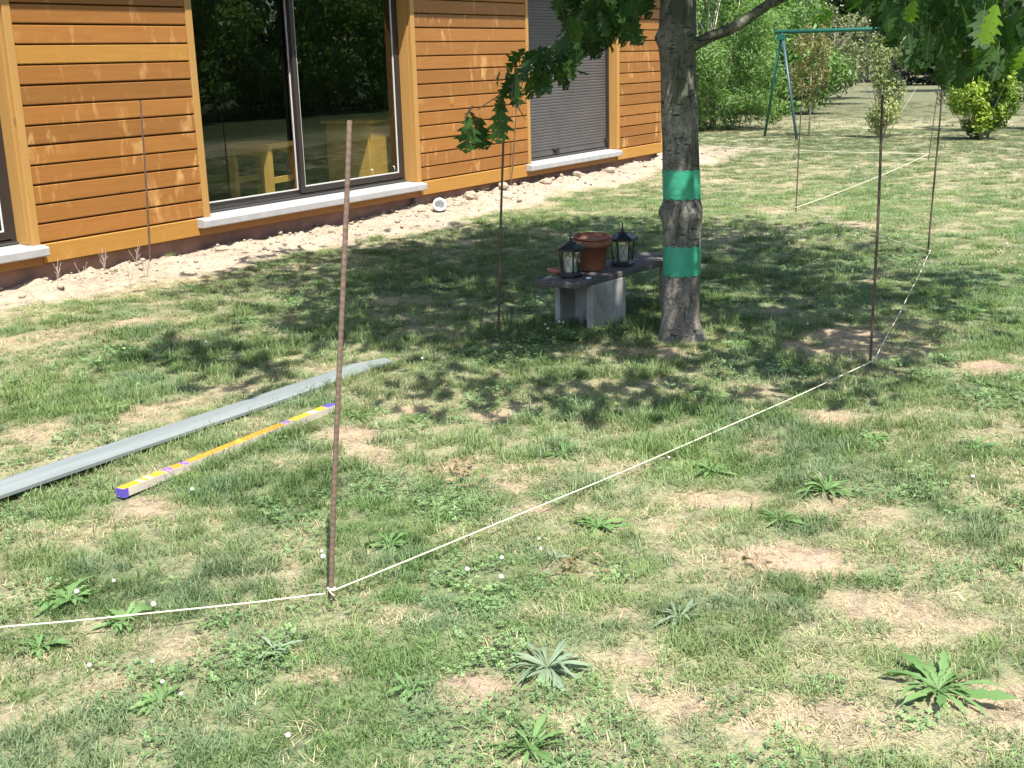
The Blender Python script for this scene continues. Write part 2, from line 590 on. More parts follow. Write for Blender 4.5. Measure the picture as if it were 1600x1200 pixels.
def make_carton():
    """printed face of the long carton: yellow ground, violet blocks near the ends, an orange strip of strokes between"""
    mt, nt, b, out = newmat('carton_print')
    tc = nt.nodes.new('ShaderNodeTexCoord')
    sep = nt.nodes.new('ShaderNodeSeparateXYZ')
    nt.links.new(tc.outputs['Object'], sep.inputs[0])
    y = math_n(nt, 'DIVIDE', sep.outputs[1], 1.34)
    yel, vio, ora, pale = (.72, .31, .02), (.08, .06, .36), (.70, .19, .012), (.62, .44, .30)
    r = nt.nodes.new('ShaderNodeValToRGB')
    r.color_ramp.interpolation = 'CONSTANT'
    stops = [(0, yel), (.07, pale), (.085, yel), (.10, pale), (.12, yel), (.17, vio), (.205, ora), (.245, vio), (.27, ora), (.50, yel), (.52, ora),
             (.72, vio), (.765, yel), (.86, pale), (.90, yel), (.95, vio)]
    e = r.color_ramp.elements
    while len(e) < len(stops):
        e.new(.5)
    for el, (p, c) in zip(e, stops):
        el.position = p
        el.color = (*c, 1)
    nt.links.new(y, r.inputs[0])
    wv = nt.nodes.new('ShaderNodeTexWave')
    wv.inputs['Scale'].default_value = 14
    wv.inputs['Distortion'].default_value = 6
    wv.inputs['Detail'].default_value = 3
    wv.inputs['Detail Scale'].default_value = 4
    mp = nt.nodes.new('ShaderNodeMapping')
    mp.inputs['Rotation'].default_value = (0, 0, math.radians(60))
    nt.links.new(tc.outputs['Object'], mp.inputs[0])
    nt.links.new(mp.outputs[0], wv.inputs['Vector'])
    strokes = ramp(nt, wv.outputs['Fac'], [(.45, (0, 0, 0)), (.6, (1, 1, 1))])
    inside = math_n(nt, 'MULTIPLY', math_n(nt, 'GREATER_THAN', y, .15), math_n(nt, 'LESS_THAN', y, .80))
    col = mix(nt, math_n(nt, 'MULTIPLY', math_n(nt, 'MULTIPLY', strokes, inside), .38), r.outputs[0], (.80, .42, .08))
    nt.links.new(col, b.inputs['Base Color'])
    b.inputs['Roughness'].default_value = .4
    return mt


M['rust'] = make_rust()
M['rust_light'] = make_rust('pale_rusty_steel', 1.75)
M['tape'] = make_tape()
M['bark'] = make_bark()
M['glass'] = make_glass()
M['lglass'] = make_lantern_glass()
M['ground'] = make_ground()
M['grass'] = make_grass()
M['gplank'] = make_grey_plank()
M['carton'] = make_carton()
M['carton_side'] = simple('carton_side', (.46, .40, .34), .5, 0, .08, 20)
M['carton_end'] = simple('carton_end', (.10, .07, .40), .45, 0, .1, 60)
M['soil_lump'] = simple('pale_soil', (.29, .24, .18), .95, 0, .18, 25, .6)
M['oak_leaf'] = single_leaf_mat('oak_leaf', (.013, .042, .008), (.040, .095, .016), .32)
M['oak_leaf_red'] = single_leaf_mat('young_oak_leaf', (.055, .035, .014), (.05, .065, .02), .3)
M['oak_leaf_bright'] = single_leaf_mat('sunlit_young_leaf', (.14, .26, .02), (.20, .34, .03), .5)
M['oak_mass'] = leaf_mat('oak_crown_leaves', [(.022, .06, .012), (.04, .10, .02), (.06, .13, .025)], .25)
M['weed_leaf'] = single_leaf_mat('weed_leaf', (.10, .19, .06), (.17, .28, .10), .2)
M['weed_blue'] = single_leaf_mat('blue_green_leaf', (.16, .22, .14), (.22, .28, .18), .2)
M['dead_leaf'] = single_leaf_mat('dead_leaf', (.16, .11, .06), (.28, .215, .12), .1)


# ------------------------------------------------------------------ mesh building
class MB:
    def __init__(s):
        s.v, s.f, s.mi = [], [], []

    def add(s, vs, fs, mi=0):
        o = len(s.v)
        s.v += [tuple(float(c) for c in p) for p in vs]
        s.f += [tuple(i + o for i in f) for f in fs]
        s.mi += [mi] * len(fs)
        return s

    def box(s, a, b, mi=0):
        (x0, y0, z0), (x1, y1, z1) = a, b
        x0, x1 = min(x0, x1), max(x0, x1)
        y0, y1 = min(y0, y1), max(y0, y1)
        z0, z1 = min(z0, z1), max(z0, z1)
        return s.add([(x0, y0, z0), (x1, y0, z0), (x1, y1, z0), (x0, y1, z0), (x0, y0, z1), (x1, y0, z1), (x1, y1, z1), (x0, y1, z1)],
                     [(0, 3, 2, 1), (4, 5, 6, 7), (0, 1, 5, 4), (1, 2, 6, 5), (2, 3, 7, 6), (3, 0, 4, 7)], mi)

    def prism_y(s, prof, y0, y1, mi=0):
        """profile of (x, z) points, extruded along y"""
        n = len(prof)
        vs = [(x, y0, z) for x, z in prof] + [(x, y1, z) for x, z in prof]
        fs = [(i, (i + 1) % n, (i + 1) % n + n, i + n) for i in range(n)]
        fs += [tuple(range(n))[::-1], tuple(range(n, 2 * n))]
        return s.add(vs, fs, mi)

    def prism_z(s, prof, z0, z1, mi=0):
        n = len(prof)
        vs = [(x, y, z0) for x, y in prof] + [(x, y, z1) for x, y in prof]
        fs = [(i, (i + 1) % n, (i + 1) % n + n, i + n) for i in range(n)]
        fs += [tuple(range(n))[::-1], tuple(range(n, 2 * n))]
        return s.add(vs, fs, mi)

    def tube(s, pts, rad, n=8, mi=0, cap=True, jit=0.0, seed=0):
        pts = [Vector(p) for p in pts]
        if not hasattr(rad, '__len__'):
            rad = [rad] * len(pts)
        r_ = random.Random(seed)
        vs, fs = [], []
        t0 = (pts[1] - pts[0]).normalized()
        u = t0.orthogonal().normalized()
        for i, p in enumerate(pts):
            t = (pts[min(i + 1, len(pts) - 1)] - pts[max(i - 1, 0)]).normalized()
            u = (u - t * u.dot(t)).normalized()
            w = t.cross(u)
            for k in range(n):
                a = 2 * math.pi * k / n
                r = rad[i] * (1 + jit * (r_.random() - .5))
                vs.append(p + u * math.cos(a) * r + w * math.sin(a) * r)
        for i in range(len(pts) - 1):
            for k in range(n):
                a, b = i * n + k, i * n + (k + 1) % n
                fs.append((a, b, b + n, a + n))
        if cap:
            fs.append(tuple(range(n))[::-1])
            fs.append(tuple(range((len(pts) - 1) * n, len(pts) * n)))
        return s.add(vs, fs, mi)

    def lathe(s, prof, c=(0, 0), n=24, mi=0, ph=0.0):
        """profile of (radius, z)"""
        vs, fs = [], []
        for r, z in prof:
            for k in range(n):
                a = 2 * math.pi * k / n + ph
                vs.append((c[0] + r * math.cos(a), c[1] + r * math.sin(a), z))
        for i in range(len(prof) - 1):
            for k in range(n):
                a, b = i * n + k, i * n + (k + 1) % n
                fs.append((a, b, b + n, a + n))
        fs.append(tuple(range(n))[::-1])
        fs.append(tuple(range((len(prof) - 1) * n, len(prof) * n)))
        return s.add(vs, fs, mi)

    def build(s, name, mat, parent=None, origin=(0, 0, 0), smooth=False, bevel=0.0):
        me = bpy.data.meshes.new(name)
        o = origin
        me.from_pydata([(x - o[0], y - o[1], z - o[2]) for x, y, z in s.v], [], s.f)
        for mm in (mat if isinstance(mat, (list, tuple)) else [mat]):
            me.materials.append(mm)
        if any(s.mi):
            me.polygons.foreach_set('material_index', s.mi)
        if smooth:
            me.polygons.foreach_set('use_smooth', [True] * len(me.polygons))
        me.update()
        ob = bpy.data.objects.new(name, me)
        C.objects.link(ob)
        if parent is not None:
            ob.parent = parent
        else:
            ob.location = o
        if bevel:
            bv = ob.modifiers.new('bevel', 'BEVEL')
            bv.width = bevel
            bv.segments = 2
            bv.limit_method = 'ANGLE'
        return ob


def tag(o, label=None, cat=None, group=None, kind=None):
    if label:
        o['label'] = label
    if cat:
        o['category'] = cat
    if group:
        o['group'] = group
    if kind:
        o['kind'] = kind
    return o


def thing(name, label, cat, loc=(0, 0, 0), rz=0.0, group=None):
    o = bpy.data.objects.new(name, None)
    o.empty_display_size = .1
    C.objects.link(o)
    o.location = tuple(float(c) for c in loc)
    o.rotation_euler = (0, 0, rz)
    return tag(o, label, cat, group)


def child(name, me, parent, mat=None, matrix=None):
    o = bpy.data.objects.new(name, me)
    C.objects.link(o)
    o.parent = parent
    if matrix is not None:
        o.matrix_local = matrix
    return o


def fast_mesh(name, V, T, mat, v=None):
    """V (n,3) vertices, T (m,3) triangles, v per-vertex hue"""
    me = bpy.data.meshes.new(name)
    me.vertices.add(len(V))
    me.vertices.foreach_set('co', np.asarray(V, np.float32).ravel())
    me.loops.add(len(T) * 3)
    me.loops.foreach_set('vertex_index', np.asarray(T, np.int32).ravel())
    me.polygons.add(len(T))
    me.polygons.foreach_set('loop_start', np.arange(0, len(T) * 3, 3, dtype=np.int32))
    me.polygons.foreach_set('loop_total', np.full(len(T), 3, dtype=np.int32))
    if v is not None:
        at_ = me.attributes.new('v', 'FLOAT', 'POINT')
        at_.data.foreach_set('value', np.asarray(v, np.float32))
    me.materials.append(mat)
    me.update(calc_edges=True)
    me.validate()
    return me


# ================================================================== GROUND
def make_ground_mesh():
    xs = np.concatenate([np.linspace(-500, -60, 12)[:-1], np.linspace(-60, -14, 40)[:-1], np.linspace(-14, -9.2, 16)[:-1], np.arange(-9.2, 1.6, .045),
                         np.linspace(1.6, 12, 30)[1:], np.linspace(12, 60, 20)[1:], np.linspace(60, 500, 12)[1:]])
    ys = np.concatenate([np.linspace(-300, -20, 8)[:-1], np.linspace(-20, 1.0, 24)[:-1], np.arange(1.0, 9.0, .045), np.arange(9.0, 20.0, .07),
                         np.linspace(20, 40, 70), np.linspace(40, 120, 50)[1:], np.linspace(120, 700, 16)[1:]])
    X, Y = np.meshgrid(xs, ys)
    Z = height(X, Y)
    fade = 1 - sstep(60, 110, np.hypot(X, Y))
    Z = Z * fade
    nx, ny = len(xs), len(ys)
    V = np.stack([X, Y, Z], -1).reshape(-1, 3)
    i = np.arange(nx - 1)[None, :] + nx * np.arange(ny - 1)[:, None]
    i = i.ravel()
    T = np.concatenate([np.stack([i, i + 1, i + nx + 1], 1), np.stack([i, i + nx + 1, i + nx], 1)])
    me = fast_mesh('ground', V, T, M['ground'])
    me.polygons.foreach_set('use_smooth', [True] * len(me.polygons))
    x, y = X.ravel(), Y.ravel()
    dry, cover, lush, bare, st = fields(x, y)
    d = np.hypot(x, y)
    soil = np.array([.31, .225, .165])
    straw = np.array([.29, .255, .165])
    thatch = np.array([.125, .15, .075])
    pale = np.array([.315, .26, .20])
    k = dry[:, None]
    col = thatch * (1 - k) + straw * k
    bb = (bare * sstep(.35, .75, fbm(x, y, .3, 131) + bare * .25))[:, None]
    col = col * (1 - bb) + soil * bb
    s_ = st[:, None]
    var = (.75 + .5 * fbm(x, y, .35, 151))[:, None]
    col = col * (1 - s_) + pale * var * s_
    wd = (sstep(26, 34, d) * .9)[:, None]
    col = col * (1 - wd) + np.array([.095, .105, .06]) * (.85 + .3 * fbm(x, y, 3, 161))[:, None] * wd
    rt_ = (sstep(2.5, 5.0, x))[:, None]
    col = col * (1 - rt_) + np.array([.045, .065, .025]) * (.7 + .6 * fbm(x, y, .8, 171))[:, None] * rt_
    rgba = np.concatenate([np.clip(col, 0, 1), np.ones((len(col), 1))], 1)
    ca = me.attributes.new('soil_colour', 'FLOAT_COLOR', 'POINT')
    ca.data.foreach_set('color', rgba.astype(np.float32).ravel())
    o = bpy.data.objects.new('ground', me)
    C.objects.link(o)
    o['kind'] = 'structure'
    return o


make_ground_mesh()

# ================================================================== HOUSE
FX = -8.30                      # outer face of the cladding
Z0, PIT = .325, .1527           # top of the bottom plank, pitch of the boards
WALLTOP = 2.98


def build_house():
    h = thing('wooden_house', 'single storey house clad in orange horizontal boards with pale sills and maroon plinth', 'house', (-12, 10, 0))
    o = (-12, 10, 0)

    def part(name, mb, mat, parent=h, **k):
        return mb.build(name, mat, parent, origin=o, **k)

    W0 = (3.55, 5.965)          # openings along y
    W1 = (7.86, 11.06)
    W2 = (13.52, 15.955)
    END = 17.50
    # structural wall behind the boards with the openings left free
    wb = MB()
    xb, xf = -8.56, -8.335
    for y0, y1 in ((-1.0, W0[0]), (W0[1], W1[0]), (W1[1], W2[0]), (W2[1], END - .01)):
        wb.box((xb, y0, .155), (xf, y1, WALLTOP))
    for a, b in (W0, W1, W2):
        wb.box((xb, a + .0005, 2.55), (xf, b - .0005, WALLTOP - .001))
        wb.box((xb, a + .0005, .155), (xf, b - .0005, .225))
    part('wall', wb, M['gap'])
    # plinth
    part('plinth', MB().box((-8.60, -1.0, -.35), (-8.385, END - .04, .152)), M['plinth'])
    # rest of the shell
    sh = MB()
    sh.box((-16.4, END - .25, .0), (-8.562, END - .02, WALLTOP))
    sh.box((-16.4, -1.2, .0), (-16.2, END - .252, WALLTOP))
    sh.box((-16.198, -1.2, .0), (-8.562, -1.0, WALLTOP))
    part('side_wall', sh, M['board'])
    part('inner_floor', MB().box((-16.15, -.98, .1), (-8.562, END - .26, .30)), M['inner_floor'])
    part('partition', MB().box((-12.6, -.98, .302), (-12.5, END - .26, 2.655)), M['render_wall'])
    part('ceiling', MB().box((-16.15, -.98, 2.66), (-8.562, END - .26, 2.74)), M['render_wall'])
    # roof with overhang
    rf = part('roof', MB().prism_y([(-8.055, 2.93), (-8.055, 3.06), (-12.3, 4.7), (-16.9, 3.06), (-16.9, 2.93)], -1.6, END + .45), M['roof'])
    part('gutter', MB().prism_y([(-8.053, 2.93), (-7.975, 2.93), (-7.955, 2.98), (-7.955, 3.04), (-8.053, 3.04)], -1.6, END + .45), M['bead'], rf)
    part('soffit', MB().box((-8.28, -1.0, 2.905), (-8.057, END + .4, 2.928)), M['soffit'], rf)

    # --- cladding boards: one object each
    def board_mesh(L, hgt, dz=.0):
        # lapped profile: thin at the top, thick bullnosed bottom edge
        prof = [(-.030, 0.006), (-.030, hgt), (-.0085, hgt), (-.004, hgt - .004), (-.0005, .012), (-.002, .0065), (-.007, .0035), (-.014, .0025)]
        mb = MB()
        mb.prism_y([(x, z) for x, z in prof][::-1], 0, L)
        me = bpy.data.meshes.new('board')
        me.from_pydata(mb.v, [], mb.f)
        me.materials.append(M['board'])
        me.update()
        return me
    bays = [(W0[1] + .068, W1[0] - .073, 'left'), (W1[1] + .068, W2[0] - .062, 'middle'), (W2[1] + .062, END - .075, 'right')]
    rr = random.Random(3)
    for y0, y1, nm in bays:
        me = board_mesh(y1 - y0, PIT - .0100)
        me2 = None
        k = 0
        z = Z0
        while z < WALLTOP - .16:
            use = me
            if nm == 'left' and k == 9:
                use = me.copy()
                use.materials[0] = M['board_light']
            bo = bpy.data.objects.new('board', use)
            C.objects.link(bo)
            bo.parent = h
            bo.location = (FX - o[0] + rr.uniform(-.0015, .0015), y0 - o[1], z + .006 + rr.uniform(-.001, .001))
            if use is not me:
                bo['label'] = 'paler yellow cladding board'
            z += PIT
            k += 1
    # bottom planks (brighter), from W0 trim to W1 etc., and the ones under the sills
    for y0, y1 in ((6.05, 7.72), (11.10, 13.46), (15.94, END - .01)):
        part('bottom_plank', MB().prism_y([(FX - .03, .168), (FX - .03, Z0 - .004), (FX - .004, Z0 - .004), (FX + .004, Z0 - .010), (FX + .004, .172), (FX, .168)], y0, y1), M['board_light'])
    for y0, y1 in ((3.5, 6.048), (7.722, 11.098), (13.462, 15.938)):
        part('sill_apron', MB().box((FX - .034, y0, .160), (FX - .006, y1, .235)), M['under_board'])

    # --- trims and jambs
    def trim(y0, y1, z0=Z0 - .012, x=FX + .008):
        part('trim', MB().box((FX - .034, y0, z0), (x, y1, WALLTOP - .06)), M['trim'], bevel=.004)

    def jamb(y, side, z0=.33):
        # board lining the reveal, seen edge-on from the other side
        y1 = y + side * .022
        part('jamb_board', MB().box((-8.508, y, z0), (FX - .0365, y1, 2.53)), M['trim'])
    for (a, b) in (W0, W1, W2):
        jamb(a, 1)
        jamb(b, -1)
        part('lintel_board', MB().box((-8.508, a + .024, 2.508), (FX - .0365, b - .024, 2.53)), M['trim'])
        part('head_trim', MB().box((FX - .034, a + .002, 2.51), (FX + .006, b - .002, 2.61)), M['trim'])
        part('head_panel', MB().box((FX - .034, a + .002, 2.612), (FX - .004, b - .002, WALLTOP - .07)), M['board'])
    trim(W0[1] - .006, W0[1] + .066)
    trim(W1[0] - .071, W1[0] + .004)
    trim(W1[1] - .006, W1[1] + .066)
    trim(W2[0] - .060, W2[0] + .004)
    trim(W2[1] - .006, W2[1] + .060)
    trim(END - .073, END, .166)

    # --- sills
    for y0, y1 in ((3.4, 6.045), (7.70, 11.115), (13.40, 15.935)):
        part('sill', MB().prism_y([(-8.53, .235), (-8.53, .333), (-8.30, .322), (-8.215, .312), (-8.205, .302), (-8.205, .245), (-8.213, .237)], y0, y1), M['sill'], bevel=.004)

    # --- windows
    def beadrect(mb, x, y0, y1, z0, z1, w=.011, t=.010):
        mb.box((x, y0, z0), (x + t, y1, z0 + w))
        mb.box((x, y0, z1 - w), (x + t, y1, z1))
        mb.box((x, y0, z0 + w), (x + t, y0 + w, z1 - w))
        mb.box((x, y1 - w, z0 + w), (x + t, y1, z1 - w))

    def sash(parent, x, y0, y1, z0, z1, sb, st_l, st_r, top):
        """aluminium sash with its pane and the white spacer bead inside it"""
        s = MB()
        s.box((x, y0, z0), (x + .04, y1, z0 + sb))
        s.box((x, y0, z1 - top), (x + .04, y1, z1))
        s.box((x, y0, z0 + sb), (x + .04, y0 + st_l, z1 - top))
        s.box((x, y1 - st_r, z0 + sb), (x + .04, y1, z1 - top))
        so = part('sash', s, M['frame'], parent, bevel=.003)
        g_ = MB().box((x + .015, y0 + st_l, z0 + sb), (x + .021, y1 - st_r, z1 - top))
        part('pane', g_, M['glass'], parent)
        bd = MB()
        beadrect(bd, x + .0225, y0 + st_l + .0005, y1 - st_r - .0005, z0 + sb + .0005, z1 - top - .0005)
        part('bead', bd, M['bead'], parent)
        return so

    def window(a, b, mid, right_only=False):
        fr = MB()
        z0, z1 = .336, 2.506
        a2, b2 = a + .024, b - .024
        fr.box((-8.555, a2, z0), (-8.46, b2, z0 + .028))
        fr.box((-8.555, a2, z1 - .05), (-8.46, b2, z1))
        fr.box((-8.555, a2, z0 + .028), (-8.46, a2 + .045, z1 - .05))
        fr.box((-8.555, b2 - .045, z0 + .028), (-8.46, b2, z1 - .05))
        w = part('window', fr, M['frame'], h, bevel=.003)
        tk = MB()
        tk.box((-8.459, a2, .3365), (-8.44, b2, .352))
        tk.box((-8.505, a2 + .046, z0 + .029), (-8.498, b2 - .046, z0 + .040))
        part('track', tk, M['frame_light'], w)
        sash(w, -8.552, a2 + .046, mid + .045, z0 + .030, z1 - .052, .045, .05, .055, .06)
        sash(w, -8.496, mid - .03, b2 - .046, z0 + .041, z1 - .052, .062, .058, .055, .06)
        return w
    window(W1[0], W1[1], 9.33)
    window(W0[0], W0[1], 4.75)
    # two small white hooks stuck on the glass of the sliding door
    for y in (10.47, 10.86):
        mb = MB()
        mb.tube([(-8.470, y, .475), (-8.462, y - .006, .50), (-8.458, y - .018, .515), (-8.462, y - .03, .518)], .006, 6)
        part('glass_hook', mb, M['white_plastic'], smooth=True)

    # --- roller shutter closed over the third window
    a, b = W2
    g = MB()
    g.box((-8.50, a + .0625, 2.485), (-8.475, b - .0625, 2.506))
    sr = part('roller_shutter', g, M['frame'], h)
    part('guide', MB().box((-8.50, a + .024, .345), (-8.42, a + .062, 2.506)), M['frame'], sr)
    part('guide', MB().box((-8.50, b - .062, .345), (-8.42, b - .024, 2.506)), M['frame'], sr)
    sl = MB()
    z = .44
    while z < 2.46:
        x0 = -8.464
        sl.prism_y([(x0 - .006, z), (x0 - .006, z + .0365), (x0 + .002, z + .0365), (x0 + .0075, z + .028), (x0 + .0075, z + .008), (x0 + .002, z)], a + .063, b - .063)
        z += .0385
    so = part('shutter_slats', sl, M['shutter'], sr)
    so['kind'] = 'stuff'
    part('bottom_bar', MB().box((-8.474, a + .063, .372), (-8.452, b - .063, .438)), M['shutter'], sr)
    part('latch', MB().box((-8.4515, 14.33, .43), (-8.43, 14.52, .452)).box((-8.4515, 14.40, .385), (-8.435, 14.47, .4295)), M['dark'], sr)
    part('latch', MB().box((-8.4515, b - .115, .42), (-8.43, b - .064, .50)), M['dark'], sr)
    part('rail', MB().box((-8.50, a + .0625, .3365), (-8.44, b - .0625, .360)), M['frame_light'], sr)
    return h


build_house()


# --- furniture standing inside behind the glass
def build_furniture():
    # pine stool
    c = (-9.12, 9.47, .302)
    t = thing('pine_stool', 'yellow pine stool seen through the left glass pane of the sliding door', 'stool', c, .15)
    MB().box((-.26, -.27, .52), (.26, .27, .57)).build('seat', M['furn'], t)
    for sx in (-1, 1):
        for sy in (-1, 1):
            MB().box((sx * .22 - .035, sy * .235 - .035, 0), (sx * .22 + .035, sy * .235 + .035, .519)).build('leg', M['furn'], t)
    for sx in (-1, 1):
        MB().box((sx * .22 - .02, -.184, .16), (sx * .22 + .02, .184, .22)).build('stretcher', M['furn'], t)
        MB().box((-.184, sx * .22 - .02, .45), (.184, sx * .22 + .02, .518)).build('rail', M['furn'], t)
    # pine cabinet
    t = thing('pine_cabinet', 'amber pine cabinet seen through the right glass pane of the sliding door', 'cabinet', (-9.15, 11.40, .302), .05)
    MB().box((-.30, -.55, 0), (.30, .55, .68)).build('body', M['furn'], t, bevel=.005)
    for y in (-.27, .27):
        MB().box((.303, y - .25, .04), (.322, y + .25, .64)).build('door', M['furn'], t, bevel=.004)
    MB().box((-.33, -.6, .682), (.34, .6, .712)).build('top', M['furn'], t)
    t = thing('glass_table', 'low table with a pale glass top seen through the sliding door between stool and cabinet', 'table', (-10.0, 10.9, .302))
    MB().box((-.45, -.6, .43), (.45, .6, .445)).build('table_top', M['sill'], t)
    MB().box((-.42, -.56, .18), (.42, .56, .195)).build('shelf', M['sill'], t)
    for sx in (-1, 1):
        for sy in (-1, 1):
            MB().tube([(sx * .4, sy * .54, 0), (sx * .4, sy * .54, .429)], .02, 8).build('leg', M['frame'], t)


build_furniture()


# ================================================================== OAK TREE
TR = (-2.955, 6.45)


def oak_leaf_geo(L=.18, W=.11, curl=.25, fold=.25, seed=0, lobes=4):
    """pinnate lobed leaf, pointed lobes, midrib along +y, from the stalk (0,0,0)"""
    r = random.Random(seed)
    vs, fs = [], []

    def add(x, y):
        z = abs(x) * fold - curl * (y / L) ** 2 * L * .6
        vs.append((x, y, z))
        return len(vs) - 1
    n = lobes
    mid = [add(0, 0), ]
    st = .16 * L
    for i in range(n + 1):
        mid.append(add(0, st + (L - st) * (i / (n + .6))))
    tip = add(0, L)
    wid = [.55, .85, 1.0, .72, .5]
    for sgn in (-1, 1):
        prev = None
        for i in range(n):
            y0 = vs[mid[i + 1]][1]
            y1 = vs[mid[i + 2]][1]
            w = W / 2 * wid[min(i, 4)] * r.uniform(.85, 1.15)
            sn = add(sgn * W * .07, y0)
            t1 = add(sgn * w * .72, y0 + (y1 - y0) * .62)
            tt = add(sgn * w, y0 + (y1 - y0) * 1.05)
            t2 = add(sgn * w * .58, y0 + (y1 - y0) * 1.0)
            t3 = add(sgn * w * .52, y0 + (y1 - y0) * 1.42)
            s2 = add(sgn * W * .09, y0 + (y1 - y0) * .98)
            tri = [(mid[i + 1], sn, t1), (mid[i + 1], t1, t2), (t1, tt, t2), (mid[i + 1], t2, s2), (t2, t3, s2), (mid[i + 1], s2, mid[i + 2])]
            fs += [t if sgn > 0 else t[::-1] for t in tri]
        e = add(sgn * W * .16, vs[mid[-1]][1] + .35 * (L - vs[mid[-1]][1]))
        f = (mid[-1], e, tip)
        fs.append(f if sgn > 0 else f[::-1])
    # stalk
    a = add(-.0012, 0)
    b = add(.0012, 0)
    c_ = len(vs)
    vs.append((.0012, st, 0))
    vs.append((-.0012, st, 0))
    fs += [(a, b, c_), (a, c_, c_ + 1)]
    return np.array(vs), np.array(fs)


def leaf_frames(dirs, rng_, spread=.9):
    """orthonormal frames whose y axis follows dirs, rolled at random"""
    n = len(dirs)
    y = dirs / np.linalg.norm(dirs, axis=1, keepdims=True)
    up = np.tile([0, 0, 1.0], (n, 1)) + rng_.normal(0, spread, (n, 3))
    x = np.cross(y, up)
    x /= np.linalg.norm(x, axis=1, keepdims=True) + 1e-9
    z = np.cross(x, y)
    return x, y, z


def build_oak():
    t = thing('oak_tree', 'young oak with a mottled trunk and two green painted bands, beside the bench', 'tree', (*TR, 0))
    o = (*TR, 0)
    # trunk: rings with bulges
    n = 96
    zs = np.concatenate([np.linspace(-.08, .12, 8), np.linspace(.15, 2.2, 190), np.linspace(2.3, 4.6, 16)])
    vs, fs = [], []
    for z in zs:
        r0 = np.interp(z, [-.08, .0, .05, .15, .55, .66, .73, .79, .835, 1.05, 1.18, 1.24, 1.6, 1.72, 2.0, 4.6],
                       [.15, .132, .119, .111, .107, .110, .118, .118, .106, .106, .103, .105, .099, .105, .098, .05])
        cx = .02 * math.sin(z * 2.1) + np.interp(z, [0, 1.7, 4.6], [0, -.01, .12])
        cy = .012 * math.sin(z * 1.4 + 1)
        for k in range(n):
            a = 2 * math.pi * k / n
            w = 1 + .035 * math.sin(3 * a + z * 3) + .03 * (vnoise(np.array([a * 1.2]), np.array([z * 6.0]), 1, 5)[0] - .5)
            # root flare towards the right of the photograph
            if z < .12:
                w += (.12 - max(z, -.05)) * 2.2 * max(0, math.cos(a - .2)) ** 3 + (.12 - max(z, -.05)) * .4 * max(0, math.cos(2.5 * a + 1)) ** 2
            # branch scar facing the camera at 1.19 m (ring-shaped swelling round a hollow)
            da = (a - math.atan2(-6.45, 2.955) - .12 + math.pi) % (2 * math.pi) - math.pi
            dd = math.hypot(da * .1, (z - 1.185) * .8)
            w += .16 * math.exp(-((dd - .036) / .012) ** 2) - .20 * math.exp(-(dd / .020) ** 2)
            # knobs
            for az, zz, am in ((-2.75, .76, .16), (-.5, .74, .16), (-2.9, 1.74, .22), (-.6, 1.05, .08)):
                d1 = (a - az + math.pi) % (2 * math.pi) - math.pi
                w += am * math.exp(-((d1 * .1) ** 2 + (z - zz) ** 2) / .0012)
            r = r0 * w
            vs.append((o[0] + cx + r * math.cos(a), o[1] + cy + r * math.sin(a), z))
    for i in range(len(zs) - 1):
        for k in range(n):
            a, b = i * n + k, i * n + (k + 1) % n
            fs.append((a, b, b + n, a + n))
    mb = MB()
    mb.add(vs, fs)
    trunk = mb.build('trunk', M['bark'], t, o, smooth=True)
    # painted bands (thin sleeves just proud of the bark)
    V = np.array(vs).reshape(len(zs), n, 3)

    def band(z0, z1):
        b = MB()
        zz = np.linspace(z0, z1, 6)
        rings = []
        for z in zz:
            ring = []
            for k in range(n):
                p = np.array([np.interp(z, zs, V[:, k, i]) for i in range(2)])
                c = np.array([np.interp(z, zs, V[:, :, i].mean(1)) for i in range(2)])
                d = p - c
                p = c + d * (1 + .0028 / np.linalg.norm(d))
                wob = .004 * math.sin(k * .9 + z0 * 40)
                ring.append((p[0], p[1], z + wob))
            rings.append(ring)
        pv = [q for ring in rings for q in ring]
        pf = [(i * n + k, i * n + (k + 1) % n, (i + 1) * n + (k + 1) % n, (i + 1) * n + k) for i in range(5) for k in range(n)]
        b.add(pv, pf)
        b.build('green_band', M['tape'], t, o, smooth=True)
    band(.396, .568)
    band(.842, 1.008)
    # limbs
    lim = MB()
    S = Vector((TR[0], TR[1], 0))

    def limb(name, pts, rad, seed=1):
        mb_ = MB()
        mb_.tube(pts, rad, 12, jit=.14, seed=seed)
        return mb_.build(name, M['bark'], t, o, smooth=True)
    a = Vector((-2.93, 6.46, 1.66))
    e = Vector((-2.43, 6.645, 1.93))
    limb('branch', [a + (e - a) * k + Vector((0, 0, .012 * math.sin(k * 9))) for k in (-.05, .1, .25, .4, .55, .7, .85, 1)] + [Vector((-1.9, 6.8, 2.25)), Vector((-1.1, 6.7, 2.6)), Vector((-.3, 6.4, 2.9))],
         [.045, .036, .031, .029, .030, .028, .027, .026, .024, .018, .008], 2)
    rb = random.Random(12)
    for k in range(11):
        a0 = rb.uniform(0, 2 * math.pi) if k else 3.6
        z0 = 2.1 + k * .22
        L = rb.uniform(2.1, 3.1) * (1 - .045 * k)
        p = [Vector((TR[0] + .03, TR[1], z0))]
        for q in range(1, 6):
            f = q / 5
            p.append(Vector((TR[0] + math.cos(a0 + .25 * f) * L * f, TR[1] + math.sin(a0 + .25 * f) * L * f, z0 + .5 * L * f * (1 - .35 * f) + .05 * math.sin(q))))
        limb('branch', p, [.035 * (1 - q / 6.5) + .003 for q in range(6)], k + 20)
    # left drooping twig and its offshoots
    tw1 = [at(1050, -190, 6.95), at(1010, -90, 6.7), at(950, -25, 6.45), at(890, 45, 6.3), at(840, 92, 6.2), at(800, 132, 6.12), at(778, 150, 6.1), at(745, 172, 6.08)]
    limb('twig', tw1, [.016, .013, .010, .008, .006, .004, .003, .002], 3)
